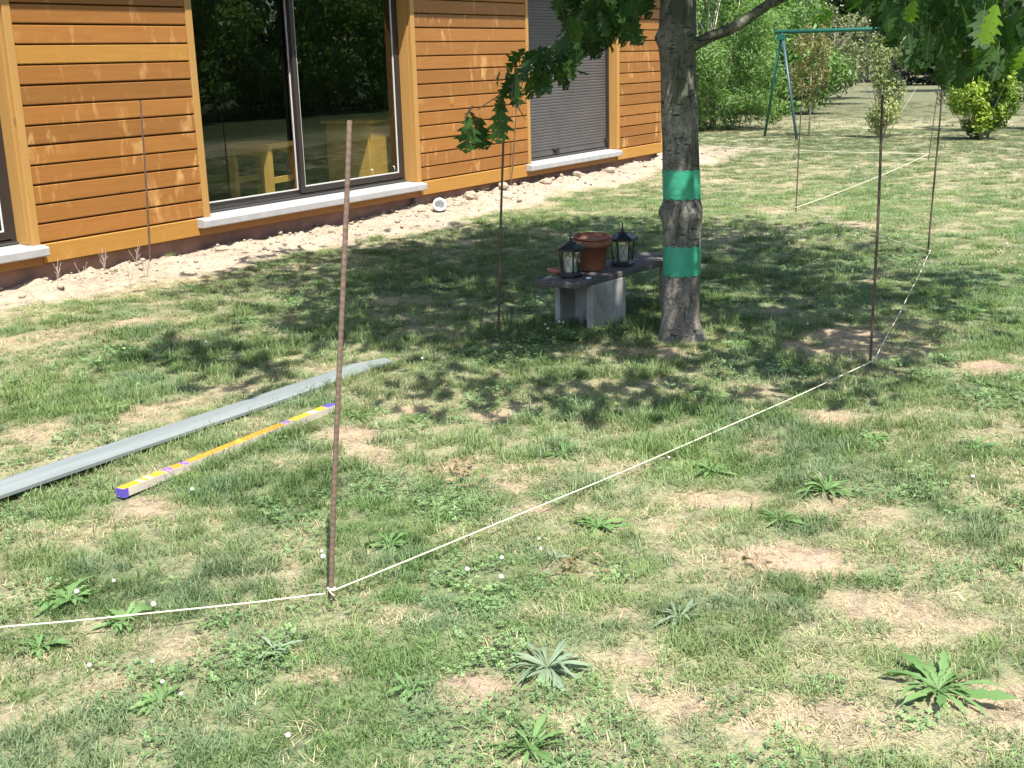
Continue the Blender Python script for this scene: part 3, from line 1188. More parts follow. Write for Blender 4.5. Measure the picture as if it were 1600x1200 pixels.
    tw2 = [at(905, 30, 6.33), at(935, 55, 6.3), at(965, 60, 6.25)]
    limb('twig', tw2, [.005, .004, .002], 4)
    tw3 = [at(800, 128, 6.12), at(800, 150, 6.1), at(812, 172, 6.1), at(822, 188, 6.1)]
    limb('twig', tw3, [.004, .003, .003, .001], 5)
    # right drooping twigs, coming down from the crown between tree and camera
    tw4 = [(-2.1, 6.6, 2.75), (-1.5, 6.3, 2.35), at(1640, -60, 5.8), at(1590, 20, 5.7), at(1520, 60, 5.65), at(1440, 55, 5.7), at(1370, 25, 5.8)]
    limb('twig', tw4, [.022, .018, .013, .010, .008, .005, .002], 6)
    tw5 = [at(1590, 20, 5.7), at(1570, 70, 5.6), at(1560, 105, 5.55)]
    limb('twig', tw5, [.008, .005, .002], 7)
    # --- leaves one can tell apart: an object each
    variants, red, bright_ = [], [], []
    for s in range(6):
        v_, f_ = oak_leaf_geo(.185, .125, curl=.15 + .12 * (s % 3), fold=.15 + .1 * (s % 2), seed=s, lobes=4)
        for lst, mt in ((variants, M['oak_leaf']), (red, M['oak_leaf_red']), (bright_, M['oak_leaf_bright'])):
            me = fast_mesh('leaf', v_, f_, mt)
            lst.append(me)
    rl = np.random.default_rng(21)
    spots = []

    def poly_in(poly, x, y):
        c_ = False
        j = len(poly) - 1
        for i in range(len(poly)):
            xi, yi = poly[i]
            xj, yj = poly[j]
            if (yi > y) != (yj > y) and x < (xj - xi) * (y - yi) / (yj - yi) + xi:
                c_ = not c_
            j = i
        return c_
    left_poly = [(850, -30), (870, 10), (885, 40), (860, 55), (825, 70), (795, 92), (785, 115), (800, 125), (850, 112), (885, 82), (915, 60), (950, 45), (990, 25), (1010, -30)]
    k = 0
    while k < 120:
        x, y = rl.uniform(780, 1012), rl.uniform(-30, 125)
        if poly_in(left_poly, x, y):
            spots.append((at(x, y, rl.uniform(5.9, 6.7)), rl.uniform(.72, 1.1), 0))
            k += 1
    # the few leaves at the tip of the twig
    for x, y, s, mt in ((742, 160, .55, 1), (735, 172, 1.15, 2), (750, 174, 1.05, 2), (784, 148, 1.3, 2), (741, 180, 1.0, 2), (732, 170, .6, 1), (797, 118, .8, 1), (806, 122, .8, 0), (779, 148, .7, 1),
                        (812, 108, .9, 0), (783, 108, .6, 1), (828, 118, .85, 0)):
        spots.append((at(x, y, 6.1 + rl.uniform(-.05, .05)), s, mt))
    right_poly = [(1325, -36), (1350, -12), (1385, 6), (1405, 32), (1425, 48), (1440, 72), (1475, 85), (1510, 78), (1540, 92), (1562, 100), (1585, 70), (1640, 90), (1650, -30)]
    k = 0
    while k < 225:
        x, y = rl.uniform(1300, 1650), rl.uniform(-35, 105)
        if poly_in(right_poly, x, y):
            spots.append((at(x, y, rl.uniform(5.1, 6.3)), rl.uniform(.62, 1.05), 0))
            k += 1
    for bx_, by_, bs_ in ((1560, -4, .95), (1606, 62, .6), (1432, -6, .55)):
        spots.append((at(bx_, by_, 5.0), bs_, 3))
    P = np.array([s[0] for s in spots])
    D = rl.normal(0, .55, P.shape)
    D[:, 2] = -rl.uniform(.5, 1.2, len(P))
    X_, Y_, Z_ = leaf_frames(D, rl, .8)
    for i, (p, s, mt) in enumerate(spots):
        if mt >= 2:     # hangs straight down, blade towards the garden
            mt = 0 if mt == 2 else 3
            j = rl.normal(0, .22, 2)
            y_ = np.array([j[0], j[1], -1.0])
            y_ /= np.linalg.norm(y_)
            x_ = np.cross(y_, -FW + rl.normal(0, .25, 3))
            x_ /= np.linalg.norm(x_)
            X_[i], Y_[i], Z_[i] = x_, y_, np.cross(x_, y_)
        mat_ = Matrix(((X_[i][0] * s, Y_[i][0] * s, Z_[i][0] * s, p[0] - o[0]), (X_[i][1] * s, Y_[i][1] * s, Z_[i][1] * s, p[1] - o[1]),
                       (X_[i][2] * s, Y_[i][2] * s, Z_[i][2] * s, p[2]), (0, 0, 0, 1)))
        child('leaf', bright_[i % 6] if mt == 3 else (red if mt else variants)[i % 6], t, matrix=mat_)
    # --- the crown above the picture: one mass of the same leaves
    rc = np.random.default_rng(5)
    n_c = 14000
    pts = []
    # leaf clumps so the crown has gaps
    nc = 300
    th_ = rc.uniform(0, 2 * math.pi, nc)
    rad_ = np.sqrt(rc.uniform(.0, 1, nc))
    zc = rc.uniform(0, 1, nc)
    prof = np.interp(zc, [0, .25, .6, 1], [.90, 1.0, .80, .25])
    cc = np.stack([TR[0] - .28 + np.cos(th_) * rad_ * prof * 3.0, TR[1] + .62 + np.sin(th_) * rad_ * prof * 3.55, 2.25 + zc * 3.6], 1)
    idx = rc.integers(0, nc, n_c)
    pts = cc[idx] + rc.normal(0, .21, (n_c, 3))
    dist = np.hypot(pts[:, 0], pts[:, 1])
    pts = pts[pts[:, 2] > 1.90 + .047 * dist + .10]
    D = np.stack([pts[:, 0] - TR[0], pts[:, 1] - TR[1], np.full(len(pts), -.8)], 1) * .35 + rc.normal(0, .6, pts.shape)
    D[:, 2] -= .35
    X_, Y_, Z_ = leaf_frames(D, rc, .6)
    sc = rc.uniform(.75, 1.15, len(pts))
    geos = [oak_leaf_geo(.185, .13, curl=.2, fold=.2, seed=40 + s, lobes=3) for s in range(3)]
    VV, TT, vv = [], [], []
    off = 0
    for gi, (gv, gf) in enumerate(geos):
        sel = np.arange(len(pts)) % 3 == gi
        Pn, xn, yn, zn, sn = pts[sel], X_[sel], Y_[sel], Z_[sel], sc[sel]
        w = Pn[:, None, :] + sn[:, None, None] * (gv[None, :, 0:1] * xn[:, None, :] + gv[None, :, 1:2] * yn[:, None, :] + gv[None, :, 2:3] * zn[:, None, :])
        nv = gv.shape[0]
        VV.append(w.reshape(-1, 3))
        TT.append((gf[None] + (np.arange(len(Pn)) * nv)[:, None, None] + off).reshape(-1, 3))
        vv.append(np.repeat(rc.random(len(Pn)), nv))
        off += len(Pn) * nv
    V_ = np.concatenate(VV) - np.array(o)
    me = fast_mesh('crown', V_, np.concatenate(TT), M['oak_mass'], np.concatenate(vv))
    co = child('crown', me, t)
    co['kind'] = 'stuff'
    # pale strip of bark wrap hanging at the back of the trunk
    st = MB()
    pts = [at(1072, -20, 7.12), at(1074, 20, 7.12), at(1077, 45, 7.12), at(1081, 68, 7.12)]
    pv, pf = [], []
    for i, p in enumerate(pts):
        w = (.030, .030, .022, .004)[i]
        for dx, dy in ((-w * .2, -w * .1), (w * .8, w * .5)):
            pv.append((p[0] + dx, p[1] + dy, p[2]))
        for dx, dy in ((-w * .2, -w * .1), (w * .8, w * .5)):
            pv.append((p[0] + dx - .004, p[1] + dy + .006, p[2]))
    for i in range(3):
        b_ = i * 4
        pf += [(b_, b_ + 1, b_ + 5, b_ + 4), (b_ + 2, b_ + 6, b_ + 7, b_ + 3), (b_, b_ + 4, b_ + 6, b_ + 2), (b_ + 1, b_ + 3, b_ + 7, b_ + 5)]
    pf += [(0, 2, 3, 1), (12, 13, 15, 14)]
    st.add(pv, pf)
    st.build('pale_strip', M['white_plastic'], t, o)


build_oak()


# ================================================================== BENCH, LANTERNS, POT
BZ = .335


def build_bench():
    c = (-3.66, 6.28, 0)
    ang = math.atan2(.11, .994)      # long axis a little off +y
    t = thing('garden_bench', 'low bench of weathered dark planks on a grey concrete block beside the oak trunk', 'bench', c, -ang)
    # local frame: long axis +y, width along x
    for x0, x1, dz in ((-.155, -.003, 0), (.003, .165, .003)):
        mb = MB().box((x0, -.07, BZ - .036 + dz), (x1, 1.18, BZ + dz))
        mb.build('plank', M['plank_top'], t, bevel=.006)
    zb = -.06
    mb = MB()
    mb.box((-.155, .14, zb), (-.115, .50, BZ - .037))
    mb.build('support', M['concrete'], t, bevel=.006)
    MB().box((.118, .10, zb), (.165, .47, BZ - .0345)).build('support', M['concrete'], t, bevel=.006)
    MB().box((-.114, .30, zb), (.117, .345, BZ - .038)).build('web', M['concrete'], t, bevel=.004)
    # second block at the far end
    MB().box((.03, 1.08, zb), (.15, 1.14, BZ - .0345)).build('support', M['concrete'], t, bevel=.006)
    return t


build_bench()


def build_lantern(x, y, z, rz, label, s=1.0):
    t = thing('candle_lantern', label, 'lantern', (x, y, z), rz, 'black hexagonal lanterns on the bench')
    t.scale = (s, s, s)
    R1, R2 = .060, .072
    MB().lathe([(.066, .001), (.070, .004), (.070, .014), (.062, .022), (.060, .026)], n=6).build('base', M['black_metal'], t)
    hexa = [(math.cos(math.pi * k / 3), math.sin(math.pi * k / 3)) for k in range(6)]
    for k in range(6):
        cx, cy = hexa[k]
        nx_, ny_ = hexa[(k + 1) % 6]
        MB().tube([(cx * R1 * .96, cy * R1 * .96, .026), (cx * R2 * .96, cy * R2 * .96, .150)], .0055, 4).build('post', M['black_metal'], t)
        gx = .93
        a = [(cx * R1 * gx, cy * R1 * gx, .027), (nx_ * R1 * gx, ny_ * R1 * gx, .027), (nx_ * R2 * gx, ny_ * R2 * gx, .149), (cx * R2 * gx, cy * R2 * gx, .149)]
        b_ = [(p[0] * .975, p[1] * .975, p[2]) for p in a]
        mb = MB().add(a + b_, [(0, 1, 2, 3), (7, 6, 5, 4), (0, 4, 5, 1), (1, 5, 6, 2), (2, 6, 7, 3), (3, 7, 4, 0)])
        mb.build('pane', M['lglass'], t)
        # crossing scroll wires on each pane
        w = MB()
        for sg in (1, -1):
            pts = []
            for q in range(7):
                f = q / 6
                u = .5 + sg * .36 * math.sin(math.pi * (f - .5)) * (1 - .3 * math.sin(math.pi * f))
                rr_ = (R1 + (R2 - R1) * f) * .965
                pts.append(((cx * (1 - u) + nx_ * u) * rr_, (cy * (1 - u) + ny_ * u) * rr_, .028 + .120 * f))
            w.tube(pts, .0014, 4)
        w.build('scroll_wire', M['black_metal'], t)
    roof = MB().lathe([(.074, .148), (.094, .152), (.094, .166), (.085, .171), (.052, .184), (.030, .191), (.030, .199), (.012, .204), (.007, .222)], n=6)
    roof.build('roof', M['black_metal'], t)
    ring = MB()
    pts = [(.0, .016 * math.cos(a), .237 + .016 * math.sin(a)) for a in [2 * math.pi * q / 14 - math.pi / 2 for q in range(15)]]
    ring.tube(pts, .0026, 6, cap=False)
    ring.build('ring', M['black_metal'], t, smooth=True)
    MB().lathe([(.030, .0275), (.031, .03), (.031, .112), (.026, .116), (.004, .115)], n=18).build('candle', M['candle'], t, smooth=False)
    return t


build_lantern(-3.655, 6.40, BZ + .004, .2, 'nearer of two black candle lanterns, left of and in front of the terracotta pot', 1.08)
build_lantern(-3.555, 6.90, BZ + .004, .55, 'black candle lantern right of the terracotta pot with its ring upright, nearer the trunk', 1.08)


def build_pot():
    t = thing('terracotta_pot', 'orange terracotta pot with a thick rim and a saucer laid on top, between two lanterns', 'flower pot', (-3.665, 6.68, BZ + .0045), 0)
    t.scale = (1.08, 1.08, .90)
    MB().lathe([(.078, .0), (.080, .004), (.098, .168), (.116, .170), (.120, .176), (.121, .212), (.116, .218), (.104, .217), (.098, .180), (.07, .02), (.01, .018)], n=40).build('body', M['terracotta'], t, smooth=True, bevel=0)
    s = MB().lathe([(.085, .222), (.110, .226), (.114, .240), (.106, .243), (.100, .184), (.01, .231)], n=36)
    so = s.build('saucer', M['terracotta'], t, smooth=True)
    so.rotation_euler = (0.05, .06, 0)
    # a shard leaning against it on the left
    sh = MB().lathe([(.06, .0), (.085, .004), (.088, .018), (.082, .02), (.06, .01), (.01, .009)], n=20)
    b = sh.build('terracotta_saucer', M['terracotta'], None, smooth=True)
    b.location = (-3.80, 6.52, BZ + .002)
    b.rotation_euler = (0, 0, 0)
    tag(b, 'small terracotta saucer behind the nearer lantern at the bench edge', 'saucer')


build_pot()


def small_bench_things():
    mb = MB().prism_z([(0, 0), (.055, .008), (.06, .045), (.02, .05), (-.008, .03)], 0, .016)
    o = mb.build('bark_flake', M['bark_pale'], None, bevel=.002)
    o.location = (-3.44, 7.12, BZ + .004)
    tag(o, 'brown flake of bark lying on the far end of the bench against the trunk', 'bark flake')
    mb = MB().lathe([(.004, 0), (.016, .002), (.018, .008), (.010, .013), (.002, .014)], n=10)
    o = mb.build('white_pebble', M['white_plastic'], None, smooth=True)
    o.location = (-3.51, 6.36, BZ + .0045)
    tag(o, 'small white pebble on the bench edge right of the nearer lantern', 'pebble')


small_bench_things()

# ================================================================== RODS AND CORD
RODS = [((-2.393, 2.63), (-2.28, 2.724, 1.492), .0074, 'thick ribbed rusty rod nearest the camera, leaning right, where the cord turns left'),
        ((-1.719, 6.17), (-1.73, 6.167, 1.427), .0068, 'rusty rod right of the oak, where the cord bends up towards the far rods'),
        ((-2.344, 9.898), (-2.319, 9.903, 1.52), .0068, 'dark rod right of the oak and farther back, left of the yellow shrub'),
        ((-4.577, 18.933), (-4.461, 18.96, 1.446), .0070, 'farthest thin dark rod, beside the foot of the yellow shrub, corner of the far cord'),
        ((-4.351, 12.451), (-4.322, 12.461, 1.387), .0068, 'dark rod in front of the swing frame, behind the shade of the oak'),
        ((-3.983, 6.054), (-3.916, 6.097, 1.41), .0068, 'dark rod left of the bench under the hanging oak leaves'),
        ((-8.224, 7.048), (-8.182, 7.096, 1.394), .0068, 'thin rust red rod in front of the left boarded wall'),
        ((-8.20, 12.85), (-8.13, 12.93, 1.06), .0068, 'short rust brown rod against the middle boarded wall beside the shuttered window')]


def build_rods():
    for (bx, by), top, r, lab in RODS:
        z0 = hz(bx, by) - .10
        b = Vector((bx, by, 0))
        tp = Vector(top)
        d = (tp - b).normalized()
        ln = (tp - b).length
        mb = MB()
        npts = 150
        near = math.hypot(bx, by) < 8
        pts, rad = [], []
        if not near:
            npts = 14
        for i in range(npts + 1):
            f = i / npts
            p = b + d * (-.10 + (ln + .10) * f)
            p += Vector((.004 * math.sin(f * 5 + bx), .004 * math.sin(f * 4 + by), 0)) * 1.0
            pts.append(p)
            rad.append(r * (1.12 - .12 * f) * (1.0 + (.06 if (i % 2) else -.03) * (1 if near else 0)))
        mb.tube(pts, rad, 8)
        o = mb.build('steel_rod', M['rust_light' if r >= .0074 else 'rust'], None, origin=(bx, by, 0), smooth=False)
        tag(o, lab, 'metal rod', 'rusty steel rods planted upright as stakes')


build_rods()


def build_cord():
    def P(x, y, z=.045):
        return Vector((x, y, hz(x, y) + z))
    left = gp(-260, 1028)
    seg = [
        [P(left[0], left[1], .06), P(-2.385, 2.60, .045)],
        [P(-2.375, 2.615, .050), P(-1.715, 6.155, .05)],
        [P(-1.705, 6.165, .055), P(-2.325, 9.885, .08)],
        [P(-2.335, 9.905, .075), P(-4.335, 12.435, .05)],
        [P(-4.34, 12.455, .05), P(-4.565, 18.91, .10)],
        [P(-4.585, 18.93, .10), P(-8.6, 19.6, .09)],
    ]
    for si, (a, b) in enumerate(seg):
        pass
    mb = MB()
    for si, (a, b) in enumerate(seg):
        pts = []
        n = 40
        sag = (.012, .018, .02, .02, .03, .02)[si]
        for i in range(n + 1):
            f = i / n
            p = a.lerp(b, f)
            p.z -= sag * 4 * f * (1 - f)
            p.z = max(p.z, hz(p.x, p.y) + .012)
            p.x += .002 * math.sin(f * 17 + si)
            pts.append(p)
        mb.tube(pts, (.0030, .0029, .0030, .0028, .0045, .0052)[si], 6)
    # turns of cord round the rods
    for (x, y), z in (((-2.39, 2.632), .048), ((-1.719, 6.17), .05), ((-2.343, 9.898), .075), ((-4.350, 12.451), .05), ((-4.575, 18.933), .10)):
        zz = hz(x, y) + z
        pts = [(x + .0115 * math.cos(t_), y + .0115 * math.sin(t_), zz + .004 * t_ / 6.28 - .004) for t_ in np.linspace(0, 12.56, 26)]
        mb.tube(pts, .003, 6)
    # loose end at the near corner
    x, y = -2.39, 2.62
    pts = [(x, y, hz(x, y) + .045), (x + .012, y - .004, hz(x, y) + .042), (x + .024, y - .006, hz(x, y) + .036)]
    mb.tube(pts, .0026, 6)
    o = mb.build('cord', M['cord'], None, origin=(-2.39, 2.63, 0), smooth=True)
    tag(o, 'off white cord stretched low over the grass from rod to rod', 'cord')


build_cord()


# ================================================================== PLANK AND CARTON ON THE GRASS
def build_plank_carton():
    z = .028
    # shallow grey channel, slightly crowned, one end cut on the slant
    prof = [(-.080, 0), (-.080, .014), (-.072, .020), (-.03, .027), (.03, .027), (.072, .020), (.080, .014), (.080, 0), (.074, 0), (.074, .012), (.03, .021), (-.03, .021), (-.074, .012), (-.074, 0)]
    n = len(prof)
    vs = []
    st = 16
    for i in range(st + 1):
        f = i / st
        for x, zz in prof:
            L = 3.55 + (.12 if x > 0 else -.05) * (1 if i == st else 0) - x * 0
            y = f * L
            vs.append((x + .01 * math.sin(f * 2.6), y, zz + .010 * math.sin(f * 5)))
    fs = []
    for i in range(st):
        for k in range(n):
            a, b = i * n + k, i * n + (k + 1) % n
            fs.append((a, a + n, b + n, b))
    fs.append(tuple(range(n)))
    fs.append(tuple(range(st * n, st * n + n))[::-1])
    o = MB().add(vs, fs).build('grey_plank', M['gplank'], None)
    o.location = (-4.205, 1.50, .022)
    o.rotation_euler = (0, 0, 0)
    tag(o, 'long pale grey plank lying on the grass with its far end cut slanting', 'plank')
    # long printed carton
    L, w, hh = 1.34, .042, .036
    t = thing('long_carton', 'long thin yellow, orange and violet printed carton lying on the grass', 'carton', (-3.765, 2.955, .006), 0.03)
    mb = MB()
    mb.box((-w / 2, 0.0015, 0), (w / 2, L - .0015, hh - .0012))
    mb.build('side_panels', M['carton_side'], t, bevel=.001)
    MB().box((-w / 2, .0015, hh - .001), (w / 2 - .001, L - .0015, hh + .0006)).build('printed_face', M['carton'], t)
    MB().box((-w / 2, -.004, 0), (w / 2, .001, hh)).build('end_flap', M['carton_end'], t)
    MB().box((-w / 2, L - .001, 0), (w / 2, L + .004, hh)).build('end_flap', M['carton_end'], t)
    MB().box((w / 2 + .0003, -.003, 0.0), (w / 2 + .0018, .022, hh + .0002)).build('corner_label', M['carton_end'], t)


build_plank_carton()


# ================================================================== WHITE PIPE END AND SOIL LUMPS BY THE WALL
def build_wall_foot():
    p = gp(686, 336, .03)
    # open end of a white pipe coming out of the soil, mouth facing the lawn
    mb = MB()
    n = 28
    ax = Vector((.62, -.72, .42)).normalized()
    u = ax.orthogonal().normalized()
    w = ax.cross(u)
    base = Vector((-7.95, 10.97, .075))
    rings = [(.066, -.10), (.066, .03), (.074, .032), (.074, .085), (.056, .085), (.056, .0)]
    vs = [base + ax * t_ + (u * math.cos(2 * math.pi * k / n) + w * math.sin(2 * math.pi * k / n)) * r for r, t_ in rings for k in range(n)]
    fs = []
    for i in range(len(rings) - 1):
        for k in range(n):
            a, b = i * n + k, i * n + (k + 1) % n
            fs.append((a, b, b + n, a + n))
    fs.append(tuple(range((len(rings) - 1) * n, len(rings) * n)))
    mb.add(vs, fs)
    o = mb.build('white_pipe', M['white_plastic'], None, origin=tuple(base), smooth=False)
    tag(o, 'open end of a white plastic pipe at the foot of the wall', 'pipe')
    # lumps of pale soil
    r = random.Random(31)

    def lump_mesh(seed, n_=12):
        rr = random.Random(seed)
        V, Fc = [], []
        m_ = 7
        for i in range(m_):
            ph = math.pi * i / (m_ - 1)
            for k in range(n_):
                a = 2 * math.pi * k / n_
                q = 1 + .32 * (rr.random() - .5) + .15 * math.sin(2 * a + seed)
                V.append((math.sin(ph) * math.cos(a) * q, math.sin(ph) * math.sin(a) * q * .8, math.cos(ph) * .65 * (1 + .2 * (rr.random() - .5))))
        for i in range(m_ - 1):
            for k in range(n_):
                a, b = i * n_ + k, i * n_ + (k + 1) % n_
                Fc.append((a, a + n_, b + n_, b))
        return V, Fc
    spots = [(-8.0, 11.4, .075, 'pale soil lump just right of the white pipe'), (-8.12, 11.85, .10, 'largest rounded pale soil lump, against the plinth right of the white pipe'),
             (-8.14, 12.6, .08, 'pale soil lump at the foot of the short rod by the wall'), (-8.1, 13.6, .08, 'pale soil lump under the left end of the shuttered window sill'),
             (-8.05, 14.3, .075, 'pale soil lump below the middle of the shuttered window'), (-8.1, 15.3, .09, 'pale soil lump under the right end of the shuttered window sill'),
             (-7.75, 12.1, .05, 'small pale soil lump on the lawn side of the strip near the short rod'), (-8.1, 6.55, .045, 'small pale soil lump left of the rust red rod at the left wall')]
    for i, (x, y, s, lab) in enumerate(spots):
        V, Fc = lump_mesh(i + 3)
        mb = MB().add([(a * s, b * s, c * s) for a, b, c in V], Fc)
        o = mb.build('soil_lump', M['soil_lump'], None, smooth=False)
        o.location = (x, y, hz(x, y) + s * .25)
        o.rotation_euler = (r.uniform(-.3, .3), r.uniform(-.3, .3), r.uniform(0, 6))
        tag(o, lab, 'soil lump', 'lumps of pale soil along the wall')
    # crumbs and gravel nobody could count
    rr = np.random.default_rng(8)
    n_ = 1700
    y = rr.uniform(3.5, 22, n_)
    x = -8.36 + rr.exponential(.42, n_)
    st = strip(x, y)
    keep = (rr.random(n_) < st * 1.2 + .02) & (x < -6.2)
    x, y = x[keep], y[keep]
    z = height(x, y)
    s = np.clip(rr.exponential(.008, len(x)) + .004, 0, .035)
    V0, F0 = lump_mesh(99, 6)
    V0 = np.array(V0)
    T0 = []
    for f in F0:
        T0 += [(f[0], f[1], f[2]), (f[0], f[2], f[3])]
    T0 = np.array(T0)
    a = rr.uniform(0, 6.28, len(x))
    ca, sa = np.cos(a), np.sin(a)
    Vx = V0[None, :, 0] * ca[:, None] - V0[None, :, 1] * sa[:, None]
    Vy = V0[None, :, 0] * sa[:, None] + V0[None, :, 1] * ca[:, None]
    W = np.stack([x[:, None] + Vx * s[:, None], y[:, None] + Vy * s[:, None], z[:, None] + (V0[None, :, 2] + .3) * s[:, None]], -1)
    T = (T0[None] + (np.arange(len(x)) * len(V0))[:, None, None]).reshape(-1, 3)
    me = fast_mesh('soil_crumbs', W.reshape(-1, 3), T, M['soil_lump'])
    o = bpy.data.objects.new('soil_crumbs', me)
    C.objects.link(o)
    tag(o, 'pale crumbs of soil and gravel strewn along the wall', 'gravel', kind='stuff')


build_wall_foot()


# ================================================================== SWING FRAME
def build_swing():
    t = thing('swing_frame', 'green steel A frame swing standing on the far lawn behind the oak', 'swing', (-8.4, 22.9, 0))
    o = (-8.4, 22.9, 0)
    a0, a1 = Vector((-8.52, 22.88, 2.0)), Vector((-4.42, 23.87, 1.99))
    MB().tube([a0, a1], .038, 12).build('beam', M['green_steel'], t, o, smooth=True)
    ax = (a1 - a0).normalized()
    pr = Vector((-ax.y, ax.x, 0))
    for c, lab in ((a0 + ax * .13, 'l'), (a1 - ax * .13, 'r')):
        for sg, mt in ((1, 'green_steel'), (-1, 'blue_steel')):
            foot = c + pr * sg * .62 + ax * (-.36 if sg > 0 else .42)
            if lab == 'r':
                foot = c + pr * sg * .62 - ax * .2
            foot.z = -.05
            MB().tube([c + Vector((0, 0, .01)), foot], .026, 10).build('leg', M[mt], t, o, smooth=True)
        if lab == 'l':
            f1 = c + (pr * .62 - ax * .36) * .30
            f2 = c + (-pr * .62 + ax * .42) * .30
            f1.z = f2.z = 2.0 - 2.0 * .32
            MB().tube([f1, f2], .014, 8).build('brace', M['green_steel'], t, o, smooth=True)
        MB().box((c.x - .07, c.y - .07, 1.86), (c.x + .07, c.y + .07, 1.955)).build('bracket', M['green_steel'], t, o)
    for k in (.35, .47):
        p = a0.lerp(a1, k)
        MB().tube([p, p - Vector((0, 0, .14))], .008, 6).build('hook', M['dark'], t, o)


build_swing()


# ================================================================== TREES, SHRUBS, HEDGES BEYOND
def foliage_mesh(name, clumps, n, leaf, mat, seed, flat=.6, aspect=.45, spread=.33):
    """clumps: list of (centre, radii); small folded leaf shapes spread through them"""
    r = np.random.default_rng(seed)
    cen = np.array([c for c, _, in clumps], float)
    rad = np.array([q for _, q in clumps], float)
    vol = rad.prod(1) ** .67
    idx = r.choice(len(cen), n, p=vol / vol.sum())
    d = r.normal(0, 1, (n, 3))
    d /= np.linalg.norm(d, axis=1, keepdims=True)
    rr = r.uniform(.25, 1.08, n) ** .6
    p = cen[idx] + d * rad[idx] * rr[:, None]
    nn = d * .6 + r.normal(0, flat, (n, 3)) + np.array([0, 0, .3])
    nn /= np.linalg.norm(nn, axis=1, keepdims=True)
    t = np.cross(nn, r.normal(0, 1, (n, 3)))
    t /= np.linalg.norm(t, axis=1, keepdims=True)
    b = np.cross(nn, t)
    s = leaf * r.uniform(.6, 1.3, n)[:, None]
    w = s * aspect
    P0, P2 = p - t * s * .5, p + t * s * .5
    P1 = p + b * w * .5 + nn * s * .10
    P3 = p - b * w * .5 + nn * s * .10
    V = np.stack([P0, P1, P2, P3], 1).reshape(-1, 3)
    k = np.arange(n) * 4
    T = np.concatenate([np.stack([k, k + 1, k + 2], 1), np.stack([k, k + 2, k + 3], 1)])
    clump_tone = r.random(len(cen))
    v = np.clip(.55 * clump_tone[idx] + .45 * r.random(n), 0, 1)
    return fast_mesh(name, V, T, mat, np.repeat(v, 4))


LM = {
    'oak_dark': leaf_mat('dark_tree_leaf', [(.018, .045, .010), (.035, .08, .016), (.06, .12, .022)], .25),
    'mid': leaf_mat('mid_tree_leaf', [(.035, .08, .014), (.06, .13, .022), (.10, .20, .035)], .35),
    'bright': leaf_mat('bright_tree_leaf', [(.09, .20, .016), (.15, .30, .03), (.24, .42, .05)], .5),
    'feather': leaf_mat('feathery_leaf', [(.07, .13, .035), (.12, .21, .06), (.20, .30, .10)], .35),
    'greyish': leaf_mat('grey_green_leaf', [(.09, .11, .055), (.15, .17, .09), (.24, .25, .15)], .3),
    'olive': leaf_mat('olive_leaf', [(.13, .12, .05), (.19, .18, .07), (.25, .24, .11)], .3),
    'yellow': leaf_mat('yellow_green_leaf', [(.035, .075, .012), (.16, .25, .03), (.40, .46, .07)], .3),
    'cream': leaf_mat('cream_edged_leaf', [(.10, .15, .06), (.22, .26, .11), (.45, .46, .24)], .3),
    'plum': leaf_mat('dark_hedge_leaf', [(.012, .018, .012), (.022, .03, .02), (.04, .05, .03)], .1),
}


def ell(c, R, n, seed, sub=.38, squash=1.0):
    """n sub-clumps scattered through the ellipsoid (c, R)"""
    r = random.Random(seed)
    out = []
    while len(out) < n:
        x, y, z = (r.uniform(-1, 1) for _ in range(3))
        if x * x + y * y + z * z <= 1:
            q = r.uniform(.6, 1.2) * sub
            out.append(((c[0] + x * R[0], c[1] + y * R[1], c[2] + z * R[2]), (R[0] * q, R[1] * q, R[2] * q * squash)))
    return out


def tree(name, label, cat, x, y, H_, R, mat, leafsize, n, seed, trunk=.14, crown_from=.35, bark='bark_far', group=None, nsub=26, aspect=.5, share=None, sub=.34, limbs=5):
    t = thing(name, label, cat, (x, y, 0), group=group)
    r = random.Random(seed)
    zc0 = H_ * crown_from
    mb = MB()
    pts = [(.03 * q * r.uniform(-1, 1), .03 * q * r.uniform(-1, 1), -.1 + q * H_ * .82 / 6) for q in range(7)]
    mb.tube(pts, [trunk * (1 - .13 * q) for q in range(7)], 9, jit=.12, seed=seed)
    for k in range(limbs):
        a = r.uniform(0, 6.28)
        z0 = H_ * r.uniform(.30, .6)
        L = R * r.uniform(.5, .85)
        mb.tube([(0, 0, z0), (math.cos(a) * L * .5, math.sin(a) * L * .5, z0 + L * .45), (math.cos(a) * L, math.sin(a) * L, z0 + L * .75)], [trunk * .4, trunk * .28, trunk * .08], 6)
    mb.build('trunk', M[bark], t, smooth=True)
    if share is not None:
        me = share
    else:
        cl = ell((0, 0, (zc0 + H_) / 2), (R, R, (H_ - zc0) / 2), nsub, seed, sub)
        me = foliage_mesh('crown', cl, n, leafsize, LM[mat], seed, aspect=aspect)
    c = child('crown', me, t)
    c['kind'] = 'stuff'
    return me


def shrub(name, label, x, y, clumps, n, leaf, mat, seed, stems, aspect=.5, bark='bark_pale', cat='shrub', srad=.012):
    t = thing(name, label, cat, (x, y, 0))
    mb = MB()
    for pts, r0 in stems:
        k = len(pts)
        mb.tube(pts, [r0 * (1 - .75 * i / (k - 1)) for i in range(k)], 6)
    if stems:
        mb.build('stem', M[bark], t, smooth=True)
    me = foliage_mesh('foliage', clumps, n, leaf, LM[mat], seed, aspect=aspect)
    c = child('foliage', me, t)
    c['kind'] = 'stuff'
    return t


